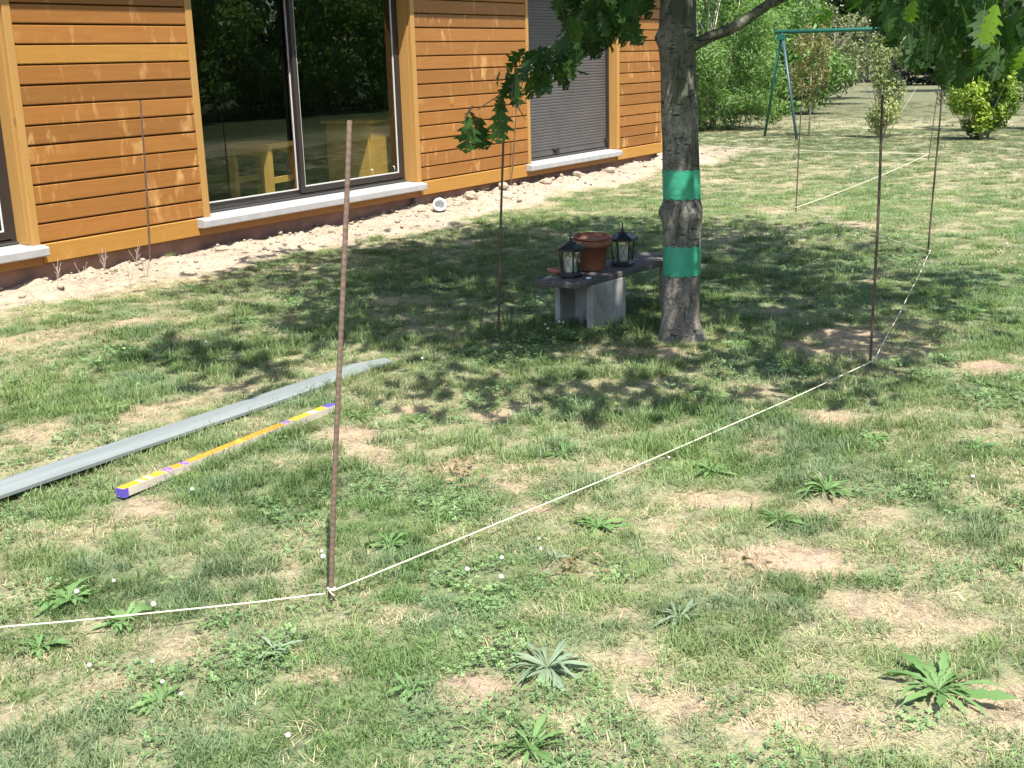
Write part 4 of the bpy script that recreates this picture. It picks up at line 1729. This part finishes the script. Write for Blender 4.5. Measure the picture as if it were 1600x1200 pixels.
def place_vegetation():
    r = random.Random(77)
    # feathery light green bush left of the swing
    shrub('feathery_bush', 'tall light green feathery bush between the oak trunk and the swing frame', -10.75, 25.2,
          ell((0, 0, 1.9), (1.45, 1.3, 1.9), 70, 4, .25) + ell((.2, 0, .55), (1.3, .9, .6), 26, 6, .3) + ell((-1.6, 1.0, 2.2), (1.5, 1.2, 2.3), 40, 5, .28), 42000, .12, 'feather', 4,
          [([(0, 0, 0), (r.uniform(-.3, .3), r.uniform(-.3, .3), 1.2), (r.uniform(-.9, .9), r.uniform(-.7, .7), 3.2)], .03) for _ in range(9)], aspect=.22)
    shrub('leafy_bush', 'mid green leafy bush farther behind the feathery bush and the swing legs', -12.6, 32.0,
          ell((0, 0, 1.7), (2.4, 1.5, 1.8), 60, 14, .3), 24000, .16, 'feather', 14,
          [([(0, 0, 0), (r.uniform(-.3, .3), 0, 1.0), (r.uniform(-1.3, 1.3), 0, 2.6)], .03) for _ in range(6)], aspect=.4)
    # slim sapling beside the swing leg
    sx, sy = -8.0, 23.5
    st = [([(0, 0, 0), (.02, 0, .6), (.0, 0, 1.3), (.03, 0, 2.1)], .022), ([(.01, 0, .45), (.18, .05, 1.0), (.26, .1, 1.5)], .010),
          ([(.01, 0, .5), (-.14, .05, 1.0), (-.2, .0, 1.4)], .010), ([(.0, 0, .9), (.12, .05, 1.4), (.2, .1, 1.9)], .008)]
    shrub('slim_sapling', 'slim pale stemmed sapling beside the right foot of the swing frame', sx, sy,
          ell((0, 0, 1.45), (.42, .35, .75), 24, 8, .28), 2000, .08, 'olive', 8, st, .35)
    # multi stem young shrub behind the second rod
    sx, sy = -6.55, 23.4
    st = []
    for k in range(12):
        a = r.uniform(-1, 1)
        st.append(([(a * .05, 0, 0), (a * .2, r.uniform(-.1, .1), .6), (a * .5, r.uniform(-.2, .2), 1.1 + r.uniform(0, .5))], .009))
    st.append(([(.1, 0, 0), (.3, 0, .4), (.62, 0, .95)], .012))
    st.append(([(0, 0, 0), (-.04, 0, .9), (-.05, 0, 1.75)], .012))
    shrub('young_shrub', 'young multi stemmed shrub with cream edged leaves behind the rod right of the oak', sx, sy,
          [((-.05, 0, 1.55), (.15, .15, .3)), ((-.07, 0, 1.2), (.2, .2, .3)), ((.35, 0, 1.5), (.2, .2, .25)), ((.5, 0, 1.75), (.16, .2, .2)), ((.1, .1, .9), (.3, .2, .35)), ((-.12, 0, .35), (.2, .15, .3)),
           ((.65, 0, 1.85), (.15, .15, .15)), ((.1, 0, .5), (.25, .2, .3)), ((-.25, 0, 1.7), (.12, .12, .2))], 3600, .085, 'cream', 9, st, .4)
    # yellow variegated shrub
    shrub('yellow_shrub', 'rounded shrub with bright yellow green leaves right of the farthest rod', -4.72, 23.3,
          ell((0, 0, .72), (.60, .55, .74), 40, 10, .26) + [((-.35, 0, 1.25), (.3, .2, .25)), ((.1, 0, 1.35), (.25, .2, .22))], 5600, .10, 'yellow', 10,
          [([(0, 0, 0), (a_ * .2, 0, .5), (a_ * .5, 0, 1.1)], .015) for a_ in (-1, -.4, .2, .8)], .42)
    shrub('variegated_shrub', 'looser cream and yellow shrub at the right edge of the picture', -4.05, 26.2,
          ell((0, 0, .85), (.62, .55, .85), 34, 11, .27), 4600, .10, 'yellow', 11, [([(0, 0, 0), (a_ * .2, 0, .5), (a_ * .5, 0, 1.2)], .015) for a_ in (-1, 0, .8)], .42)
    shrub('grey_shrub', 'grey leaved shrub rising behind the yellow shrub', -5.55, 25.6,
          ell((0, 0, 1.0), (.55, .5, .95), 26, 12, .3), 2200, .09, 'greyish', 12, [([(0, 0, 0), (a_ * .2, 0, .6), (a_ * .4, 0, 1.4)], .015) for a_ in (-1, 0, .8)], .35)
    # grey green thin tree behind swing
    shrub('grey_green_bush', 'wide grey green bush with airy twigs behind the swing beam', -13.6, 41.5,
          ell((0, 0, 1.7), (2.0, 1.4, 1.7), 50, 13, .24), 8000, .15, 'greyish', 13,
          [([(0, 0, 0), (r.uniform(-.5, .5), 0, 1.0), (r.uniform(-1.5, 1.5), 0, 2.9)], .04) for _ in range(9)], .4, bark='bark_far')
    # dark hedge block
    shrub('dark_hedge', 'low dark hedge at the far end of the lawn behind the rods', -13.9, 56.5,
          ell((0, 0, .9), (3.0, 1.2, .85), 60, 15, .26), 9000, .16, 'plum', 15, [], .6, cat='hedge')
    # overhanging bright tree above the swing
    tree('bright_tree', 'tree with bright yellow green leaves hanging above the swing beam', 'tree', -13.4, 36.5, 8.0, 3.2, 'bright', .22, 20000, 30, .16, .27, nsub=44, aspect=.4, sub=.26)
    # woodland edge: individual trees
    labs = ['dense dark green tree in the wood behind the {}', 'mid green tree in the wood behind the {}']
    rows = [(-36, 48, 1), (-29, 50, 0), (-24.5, 56, 1), (-21.5, 62, 0), (-17.5, 64, 1), (-14.8, 66, 0), (-11.5, 63, 1), (-8.5, 60, 0), (-5.0, 58, 1), (-1.0, 56, 0), (4, 54, 1)]
    what = ['house roof, farthest left', 'house roof, second from the left', 'feathery bush, left half', 'feathery bush, right half', 'left leg of the swing frame', 'grey bare trunk',
            'young multi stemmed shrub', 'farthest rod', 'yellow shrub', 'variegated shrub', 'hanging oak leaves, at the right edge']
    shared = {}
    for i, ((x, y, kd), w) in enumerate(zip(rows, what)):
        lab = labs[kd].format(w)
        key = (kd, i % 2)
        mt = 'oak_dark' if kd == 0 else 'mid'
        me = tree('woodland_tree', lab, 'tree', x, y, 10.5, 4.0, mt, .34, 12000, 50 + i, .30, .10, share=shared.get(key), group='trees of the wood beyond the lawn', nsub=48, sub=.25)
        shared.setdefault(key, me)
    # second row closes the gaps
    for i, x in enumerate((-60, -50, -42, -33, -26, -19, -12, -5, 2, 9)):
        y = 78 + (i % 3) * 3
        tree('woodland_tree', 'tall dark tree of the second row of the wood, tree %s from the left' % ('first second third fourth fifth sixth seventh eighth ninth tenth'.split()[i]), 'tree', x, y, 14, 5.4, 'oak_dark', .5, 9000, 90 + i, .35, .04,
             share=shared.get(('back', 0)), group='trees of the wood beyond the lawn', nsub=50, sub=.27)
        shared.setdefault(('back', 0), bpy.data.objects[-1].data if False else None)
        if shared[('back', 0)] is None:
            shared[('back', 0)] = [o_ for o_ in C.objects if o_.name.startswith('crown')][-1].data
    # two grey trunks visible on the far lawn
    for x, y, s, lab in ((-18.3, 62.0, .22, 'grey bare trunk standing at the far edge of the lawn in front of dark leaves'), (-9.0, 47.0, .16, 'grey trunk with drooping leaves just above the yellow shrub')):
        tree('grey_tree', lab, 'tree', x, y, 9, 2.6, 'mid', .3, 3500, int(-x * 10), s, .45, nsub=26)
    cl = []
    for k in range(210):
        cl.append(((r.uniform(-.9, .9), -16 + k * .36, r.uniform(.3, 3.8)), (.9, .9, .8)))
    shrub('garden_hedge', 'dark mixed hedge running along the garden opposite the house, seen mirrored in the sliding door', 11.8, 0, cl, 90000, .22, 'feather', 61, [], .55, cat='hedge')
    # hedgerow across the garden, mirrored in the glass
    hr = None
    for i in range(9):
        x, y = 15.5 + (i % 2) * 2.2, -8 + i * 6.2
        lab = 'dark garden tree opposite the house, mirrored in the sliding door, %s from the near end' % ('first second third fourth fifth sixth seventh eighth ninth'.split()[i])
        me = tree('garden_tree', lab, 'tree', x, y, 9.5, 3.9, 'feather', .34, 12000, 200 + i, .22, .06, share=hr, group='trees opposite the house', nsub=46, sub=.27)
        hr = hr or me


place_vegetation()


# ================================================================== WEEDS, FLOWERS
def rosette_leaf(L, W, seed, wavy=.0, lift=.5):
    r = random.Random(seed)
    bend = r.uniform(-.28, .28)
    droop = r.uniform(.0, .5)
    vs, fs = [], []
    n = 11
    for i in range(n + 1):
        f = i / n
        w = W / 2 * (math.sin(math.pi * min(1, f * .92 + .05)) ** .8) * (.35 + .75 * f if f < .6 else 1 - (f - .6) * .3)
        w *= 1 + wavy * math.sin(f * 26 + seed)
        if i == n:
            w = .0008
        y = L * f
        z = L * (lift * f - (lift * (.8 + droop)) * f * f) + .006
        bx = bend * f * f * L
        k_ = .35 + .25 * math.sin(f * 9 + seed)
        vs += [(bx - w, y, z + w * k_), (bx, y, z), (bx + w, y, z + w * k_ * .7)]
    for i in range(n):
        a = i * 3
        fs += [(a, a + 1, a + 4, a + 3), (a + 1, a + 2, a + 5, a + 4)]
    me = bpy.data.meshes.new('leaf')
    me.from_pydata(vs, [], fs)
    me.polygons.foreach_set('use_smooth', [True] * len(fs))
    me.update()
    return me


def place_weeds():
    # (px, py, radius m, leaves, width ratio, waviness, material, label)
    W = [(855, 1050, .17, 26, .13, 0, 'weed_blue', 'large blue green rosette of narrow leaves at the bottom centre of the lawn'),
         (1465, 1092, .20, 20, .19, .40, 'weed_leaf', 'large rosette of broad bright green leaves at the bottom right of the lawn'),
         (1290, 768, .17, 30, .13, 0, 'weed_leaf', 'dense spiky green rosette on bare soil right of the cord'),
         (935, 828, .14, 18, .18, .38, 'weed_leaf', 'green rosette just below the middle of the cord'),
         (1370, 692, .13, 16, .18, .38, 'weed_leaf', 'green rosette below and right of the rod by the oak'),
         (880, 716, .16, 12, .13, 0, 'weed_leaf', 'pale upright tuft of long leaves above the middle of the cord'),
         (610, 855, .13, 16, .2, .38, 'weed_leaf', 'light green rosette right of the nearest rod'),
         (724, 550, .15, 13, .2, .38, 'weed_leaf', 'green rosette at the shade edge right of the grey plank'),
         (1510, 488, .15, 18, .22, .38, 'weed_leaf', 'bright green rosette at the right beyond the cord'),
         (1110, 738, .12, 14, .2, .45, 'weed_leaf', 'small rosette touching the cord on its lower side'),
         (105, 935, .15, 18, .25, .38, 'weed_leaf', 'broad leaved rosette above the cord at the left edge'),
         (190, 965, .13, 14, .25, .38, 'weed_leaf', 'broad leaved rosette on the cord near the left edge'),
         (60, 1005, .12, 13, .25, .38, 'weed_leaf', 'broad leaved rosette just under the cord at the left edge'),
         (830, 1178, .15, 15, .16, 0, 'weed_leaf', 'green rosette at the very bottom centre of the picture'),
         (870, 878, .08, 9, .24, 0, 'weed_blue', 'small blue green rosette under the cord beside dry leaves'),
         (1115, 622, .12, 14, .16, 0, 'weed_leaf', 'green tuft in front of the oak above the cord'),
         (1385, 290, .16, 12, .25, 0, 'weed_leaf', 'far green rosette on the lawn left of the third rod'),
         (560, 655, .10, 14, .15, 0, 'weed_leaf', 'green tuft at the far end of the printed carton'),
         (1060, 970, .12, 12, .18, 0, 'weed_blue', 'blue green spreading weed in the middle of the lower lawn'),
         (430, 1020, .11, 11, .2, .35, 'weed_blue', 'pale blue green rosette below the nearest rod'),
         (1220, 815, .12, 16, .12, 0, 'weed_leaf', 'low dark tuft left of the dense spiky rosette'),
         (1150, 545, .12, 14, .2, .38, 'weed_leaf', 'bright weed at the right foot of the oak trunk'),
         (640, 1085, .10, 10, .2, .38, 'weed_leaf', 'small rosette low in the lawn between nearest rod and blue green rosette'),
         (1530, 700, .12, 13, .2, .38, 'weed_leaf', 'rosette at the right edge level with the bend of the cord'),
         (250, 1090, .12, 13, .2, .38, 'weed_leaf', 'rosette at the lower left of the lawn below the cord')]
    r = random.Random(91)
    for wi, (px, py, R, n, wr, wavy, mt, lab) in enumerate(W):
        p = gp(px, py)
        t = thing('lawn_weed', lab, 'weed', (p[0], p[1], hz(p[0], p[1]) + .004), group='broad leaved weeds growing in the lawn')
        base = [rosette_leaf(1.0, wr, wi * 5 + q, wavy, .26 + .10 * q) for q in range(6)]
        for b in base:
            b.materials.append(M[mt])
        n = int(n * 2.0)
        for k in range(n):
            a = 2 * math.pi * (k * .382) + r.uniform(-.7, .7)
            s = R * r.uniform(.4, 1.05) * (1 - .35 * (k / n))
            mtx = Matrix.Rotation(a, 4, 'Z') @ Matrix.Rotation(r.uniform(-.06, .12) + .45 * (k / n) ** 2, 4, 'X') @ Matrix.Rotation(r.uniform(-.6, .6), 4, 'Y') @ Matrix.Diagonal((s * r.uniform(.6, 1.15), s, s * r.uniform(.4, 1.3), 1))
            child('leaf', base[k % 6], t, matrix=mtx)
    # dead brown leaves
    for px, py, n, lab in ((690, 735, 14, 'patch of curled dead brown leaves in the middle of the lawn'), (735, 762, 9, 'smaller patch of dark dead leaves right of the curled brown ones'),
                           (905, 900, 9, 'few dry tan leaves under the cord beside a small blue green rosette'), (1180, 900, 8, 'dry tan leaves on bare soil right of the cord')):
        p = gp(px, py)
        t = thing('dead_leaves', lab, 'dead leaves', (p[0], p[1], hz(p[0], p[1]) + .012))
        base = rosette_leaf(1.0, .35, px, .2, .9)
        base.materials.append(M['dead_leaf'])
        for k in range(n):
            s = r.uniform(.035, .065)
            mtx = Matrix.Translation((r.uniform(-.13, .13), r.uniform(-.10, .10), r.uniform(0, .02))) @ Euler((r.uniform(-.4, .5), r.uniform(-.5, .5), r.uniform(0, 6.28))).to_matrix().to_4x4() @ Matrix.Diagonal((s, s, s, 1))
            child('leaf', base, t, matrix=mtx)
    # white clover heads
    heads = [(178, 908), (240, 945), (254, 1066), (238, 1034), (503, 862), (505, 870), (140, 1040), (730, 890), (783, 902), (842, 842), (845, 858), (784, 872), (852, 507), (874, 503), (880, 504), (856, 514), (300, 765), (120, 925),
             (1252, 348), (1256, 354), (1233, 380), (1286, 439), (1289, 434), (1403, 370), (1573, 381), (1593, 399), (1235, 371), (1305, 372), (1220, 360), (322, 535), (1340, 365), (1262, 506), (283, 1085), 
             (1520, 745), (1245, 250), (1205, 218), (660, 560), (1045, 715), (450, 1150)]
    hm = MB()
    hm.lathe([(.0018, -.006), (.007, -.004), (.0095, .001), (.008, .007), (.004, .010), (.001, .011)], n=9)
    me = bpy.data.meshes.new('flower_head')
    me.from_pydata(hm.v, [], hm.f)
    me.materials.append(M['petal'])
    sm = MB().tube([(0, 0, -1), (.02, 0, -.5), (0, 0, 0)], .0012 / .05, 4)
    ms = bpy.data.meshes.new('stem')
    ms.from_pydata([(x, y, z) for x, y, z in sm.v], [], sm.f)
    ms.materials.append(M['stem_green'])
    for px, py in heads:
        z = r.uniform(.045, .075)
        p = gp(px, py, z)
        t = thing('clover_flower', 'small white clover head standing in the grass', 'clover flower', (p[0], p[1], z), group='white clover heads dotted over the lawn')
        s = r.uniform(.6, .95)
        child('flower_head', me, t, matrix=Matrix.Rotation(r.uniform(-.3, .3), 4, 'X') @ Matrix.Diagonal((s, s, s, 1)))
        child('stem', ms, t, matrix=Matrix.Translation((0, 0, -.005)) @ Matrix.Diagonal((.05, .05, z + .01, 1)))
    # thin dry weeds along the wall
    for i, (px, py) in enumerate([(90, 450), (165, 432), (213, 418), (230, 440), (203, 455), (130, 446)]):
        p = gp(px, py)
        x = max(p[0], -8.32)
        mb = MB()
        for q in range(5):
            a = r.uniform(0, 6.28)
            hgt = r.uniform(.08, .2)
            mb.tube([(0, 0, 0), (math.cos(a) * .02, math.sin(a) * .02, hgt * .5), (math.cos(a) * .05, math.sin(a) * .05, hgt)], .0016, 4)
            mb.tube([(math.cos(a) * .02, math.sin(a) * .02, hgt * .5), (math.cos(a + 1) * .04, math.sin(a + 1) * .04, hgt * .8)], .0012, 4)
        o = mb.build('dry_weed', M['bark_pale'], None)
        o.location = (x, p[1], hz(x, p[1]) - .005)
        tag(o, 'thin dry weed stalk against the maroon plinth of the left wall', 'weed', 'dry weed stalks at the foot of the left wall')


place_weeds()


# ================================================================== GRASS (nobody could count it)
def grass_protos():
    col = bpy.data.collections.new('grass_clumps')
    obs = []

    def blades(n, R, lmin, lmax, wid, bend, flat, seed):
        r = np.random.default_rng(seed)
        V, T, v = [], [], []
        for i in range(n):
            a = r.uniform(0, 6.283)
            q = R * math.sqrt(r.random())
            bx, by = q * math.cos(a), q * math.sin(a)
            L = r.uniform(lmin, lmax)
            d = r.uniform(0, 6.283)
            lean = min(1.45, abs(r.normal(flat, .35)))
            dx, dy = math.cos(d), math.sin(d)
            px_, py_ = -dy, dx
            w = wid * r.uniform(.7, 1.3)
            o = len(V)
            x, y, z = bx, by, -.004
            tone = r.random()
            ang = lean
            for k in range(4):
                ww = w * (1, .95, .7, .0)[k] * .5
                if k < 3:
                    V += [(x - px_ * ww, y - py_ * ww, z), (x + px_ * ww, y + py_ * ww, z)]
                    v += [tone * .8 + .06 * k] * 2
                else:
                    V += [(x, y, z)]
                    v += [min(1, tone * .8 + .2)]
                stp = L / 3
                x += dx * math.sin(ang) * stp
                y += dy * math.sin(ang) * stp
                z += math.cos(ang) * stp
                ang = min(1.75, ang + bend * r.uniform(.5, 1.5))
            T += [(o, o + 1, o + 3), (o, o + 3, o + 2), (o + 2, o + 3, o + 5), (o + 2, o + 5, o + 4), (o + 4, o + 5, o + 6)]
        return V, T, v

    def clover(n, R, s0, seed):
        r = np.random.default_rng(seed)
        V, T, v = [], [], []
        for i in range(n):
            a = r.uniform(0, 6.283)
            q = R * math.sqrt(r.random())
            cx, cy, cz = q * math.cos(a), q * math.sin(a), r.uniform(.008, .03)
            rot = r.uniform(0, 6.283)
            tilt = r.normal(0, .3, 2)
            tone = r.random()
            for k in range(3):
                an = rot + k * 2.094
                s = s0 * r.uniform(.7, 1.2)
                o = len(V)
                for (u, w) in ((.05, 0), (.6, .5), (1.05, .28), (1.05, -.28), (.6, -.5)):
                    X = cx + s * (u * math.cos(an) - w * math.sin(an))
                    Y = cy + s * (u * math.sin(an) + w * math.cos(an))
                    V.append((X, Y, cz + (X - cx) * tilt[0] + (Y - cy) * tilt[1] + .15 * s * u))
                    v.append(tone * .8)
                T += [(o, o + 1, o + 2), (o, o + 2, o + 3), (o, o + 3, o + 4)]
        return V, T, v
    specs = [blades(56, .055, .022, .050, .0026, .30, .65, 1), blades(56, .060, .025, .062, .0026, .35, .75, 2), blades(48, .055, .018, .042, .0030, .25, .85, 3),   # short lawn
             blades(46, .045, .035, .085, .0028, .32, .6, 4), blades(40, .045, .035, .075, .0032, .36, .7, 5),                               # long tuft
             blades(44, .065, .02, .06, .0020, .12, 1.30, 6), blades(40, .07, .02, .055, .0022, .10, 1.38, 7),                              # flattened straw
             clover(22, .065, .0075, 8), clover(17, .06, .0095, 9)]                                                                          # clover
    for i, (V, T, v) in enumerate(specs):
        me = fast_mesh('clump_%02d' % i, np.array(V), np.array(T), M['grass'], np.array(v))
        o = bpy.data.objects.new('clump_%02d' % i, me)
        col.objects.link(o)
        obs.append(o)
    return col


def scatter(col, seeds=17):
    r = np.random.default_rng(seeds)
    P = []
    # rings of distance from the camera inside a wedge a little wider than the view
    amin, amax = YAW - math.radians(33), YAW + math.radians(33)
    bands = [(1.9, 4.5, 430, .92), (4.5, 7.5, 320, 1.05), (7.5, 11, 210, 1.2), (11, 17, 130, 1.4), (17, 27, 75, 1.7), (27, 40, 10, 3.2)]
    for d0, d1, dens, sc in bands:
        area = (d1 * d1 - d0 * d0) / 2 * (amax - amin)
        n = int(area * dens)
        d = np.sqrt(r.uniform(d0 * d0, d1 * d1, n))
        a = r.uniform(amin, amax, n)
        P.append(np.stack([-np.sin(a) * d, np.cos(a) * d, np.full(n, sc), d], 1))
    # longer tufts the mower left round the bench block, the trunk, the rods and the carton
    def ring(cx, cy, r0, r1, n, sc):
        a = r.uniform(0, 6.283, n)
        q = np.sqrt(r.uniform(r0 * r0, r1 * r1, n))
        X, Y = cx + np.cos(a) * q, cy + np.sin(a) * q
        P.append(np.stack([X, Y, np.full(n, sc), -np.hypot(X, Y)], 1))
    ring(-3.62, 6.45, .12, .42, 70, 1.5)
    ring(-3.75, 6.25, .0, .30, 26, 1.3)
    ring(TR[0], TR[1], .17, .32, 26, 1.1)
    ring(-3.983, 6.054, .0, .16, 10, 1.2)
    for q in r.uniform(3.32, 4.08, 46):
        P.append(np.array([[-3.725 + r.uniform(-.012, .05), q, 1.05, -5.0]]))
    for q in r.uniform(3.45, 4.0, 9):
        P.append(np.array([[-3.79 + r.uniform(-.02, .01), q, 1.05, -5.0]]))
    for q in r.uniform(2.4, 5.0, 34):
        P.append(np.array([[(-4.105 if r.random() < .7 else -4.31) + r.uniform(-.015, .02), q, .9, -5.0]]))
    P = np.concatenate(P)
    x, y, sc, d = P.T
    forced = d < 0
    d = np.abs(d)
    keep = (x > -8.36) | (y > 17.45)
    # keep clear of the trunk, plank, carton and bench feet
    keep &= np.hypot(x - TR[0], y - TR[1]) > .16
    keep &= ~((x > -4.29) & (x < -4.15) & (y > 1.4) & (y < 5.08))
    keep &= ~((x > -3.80) & (x < -3.765) & (y > 2.92) & (y < 4.31))
    keep &= ~((x > -3.80) & (x < -3.45) & (y > 6.42) & (y < 6.8))
    for wx, wy, wr in ((855, 1050, .09), (1465, 1092, .09), (1290, 768, .10), (935, 828, .07), (1370, 692, .07), (105, 935, .07), (610, 855, .06)):
        c = gp(wx, wy)
        keep &= np.hypot(x - c[0], y - c[1]) > wr
    keep |= forced & (np.hypot(x - TR[0], y - TR[1]) > .14)
    x, y, sc, d, forced = (q[keep] for q in (x, y, sc, d, forced))
    dry, cover, lush, bare, st = fields(x, y)
    keep = r.random(len(x)) < cover * .97 + .30
    # sparse tufts in the wall strip
    keep &= (r.random(len(x)) < 1 - st * .93)
    keep |= forced
    x, y, sc, d, forced, dry, cover, lush, bare, st = (q[keep] for q in (x, y, sc, d, forced, dry, cover, lush, bare, st))
    n = len(x)
    z = height(x, y)
    cl = fbm(x, y, .5, 301, 3)
    tuft = fbm(x, y, .35, 303, 3)
    u = r.random(n)
    idx = r.integers(0, 3, n)
    long_ = (u < sstep(.52, .68, tuft + .22 * lush) * .75) & (bare < .45) & (st < .1) & ~forced | forced
    idx = np.where(long_, 3 + r.integers(0, 2, n), idx)
    straw = r.random(n) < dry * .62 + .07 + bare * .35 + sstep(.05, .4, st) * .45
    idx = np.where(straw & ~long_, 5 + r.integers(0, 2, n), idx)
    clo = (r.random(n) < sstep(.50, .66, cl) * .6 * (1 - dry * .5)) & (d < 12)
    idx = np.where(clo & ~straw, 7 + r.integers(0, 2, n), idx)
    # colours
    g1, g2, g3 = np.array([.113, .190, .062]), np.array([.162, .240, .085]), np.array([.160, .235, .135])
    ye = np.array([.23, .26, .135])
    s1, s2 = np.array([.43, .375, .26]), np.array([.34, .265, .185])
    m1 = fbm(x, y, .7, 401, 3)[:, None]
    m2 = fbm(x, y, .25, 403, 2)[:, None]
    colr = g1 * (1 - sstep(.35, .65, m1)) + g2 * sstep(.35, .65, m1)
    k = sstep(.5, .7, m2) * .7
    colr = colr * (1 - k) + g3 * k
    colr = colr * (1 - .28 * np.clip(lush[:, None] * 1.0 + sstep(.5, .62, fbm(x, y, 1.1, 405, 3))[:, None] * .6, 0, 1))
    k = np.clip(dry[:, None] * .8 + r.uniform(-.15, .15, (n, 1)), 0, 1) * (1 - .6 * lush[:, None])
    colr = colr * (1 - k) + ye * k
    ss = (s1 * (r.random((n, 1)) * .6 + .4) + s2 * (1 - (r.random((n, 1)) * .6 + .4)))
    isst = (idx == 5) | (idx == 6)
    colr = np.where(isst[:, None], ss, colr)
    iscl = (idx >= 7)
    colr = np.where(iscl[:, None], np.array([.15, .235, .10]) * r.uniform(.8, 1.35, (n, 1)), colr)
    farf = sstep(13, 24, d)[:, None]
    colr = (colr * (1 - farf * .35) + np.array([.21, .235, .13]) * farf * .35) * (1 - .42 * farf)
    colr = colr * r.uniform(.8, 1.2, (n, 1))
    me = bpy.data.meshes.new('grass')
    me.vertices.add(n)
    me.vertices.foreach_set('co', np.stack([x, y, z], 1).astype(np.float32).ravel())

    def attr(nm, typ, key, data):
        a_ = me.attributes.new(nm, typ, 'POINT')
        a_.data.foreach_set(key, np.ascontiguousarray(data).ravel())
    attr('idx', 'INT', 'value', idx.astype(np.int32))
    rot = np.stack([r.normal(0, .08, n), r.normal(0, .08, n), r.uniform(0, 6.283, n)], 1).astype(np.float32)
    attr('rot', 'FLOAT_VECTOR', 'vector', rot)
    s = sc * r.uniform(.75, 1.2, n) * np.where(cover < .5, .8, 1)
    sz = s * np.where(d > 7.5, np.interp(d, [7.5, 27], [.80, .42]), 1) * r.uniform(.7, 1.25, n) * np.where(dry > .6, .75, 1)
    attr('scl', 'FLOAT_VECTOR', 'vector', np.stack([s, s, sz], 1).astype(np.float32))
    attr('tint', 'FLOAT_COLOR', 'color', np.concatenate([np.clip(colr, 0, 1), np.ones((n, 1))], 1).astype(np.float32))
    o = bpy.data.objects.new('grass', me)
    C.objects.link(o)
    tag(o, 'short patchy lawn grass with clover and dry blades', 'grass', kind='stuff')
    ng = bpy.data.node_groups.new('grass_scatter', 'GeometryNodeTree')
    ng.interface.new_socket('Geometry', in_out='INPUT', socket_type='NodeSocketGeometry')
    ng.interface.new_socket('Geometry', in_out='OUTPUT', socket_type='NodeSocketGeometry')
    gi = ng.nodes.new('NodeGroupInput')
    go = ng.nodes.new('NodeGroupOutput')
    iop = ng.nodes.new('GeometryNodeInstanceOnPoints')
    ci = ng.nodes.new('GeometryNodeCollectionInfo')
    ci.inputs['Collection'].default_value = col
    ci.inputs['Separate Children'].default_value = True
    ci.inputs['Reset Children'].default_value = True

    def na(nm, typ):
        q = ng.nodes.new('GeometryNodeInputNamedAttribute')
        q.data_type = typ
        q.inputs['Name'].default_value = nm
        return q.outputs['Attribute']
    L = ng.links.new
    L(gi.outputs[0], iop.inputs['Points'])
    L(ci.outputs[0], iop.inputs['Instance'])
    iop.inputs['Pick Instance'].default_value = True
    L(na('idx', 'INT'), iop.inputs['Instance Index'])
    er = ng.nodes.new('FunctionNodeEulerToRotation')
    L(na('rot', 'FLOAT_VECTOR'), er.inputs[0])
    L(er.outputs[0], iop.inputs['Rotation'])
    L(na('scl', 'FLOAT_VECTOR'), iop.inputs['Scale'])
    L(iop.outputs[0], go.inputs[0])
    md = o.modifiers.new('scatter', 'NODES')
    md.node_group = ng
    print('grass clumps', n)


scatter(grass_protos())
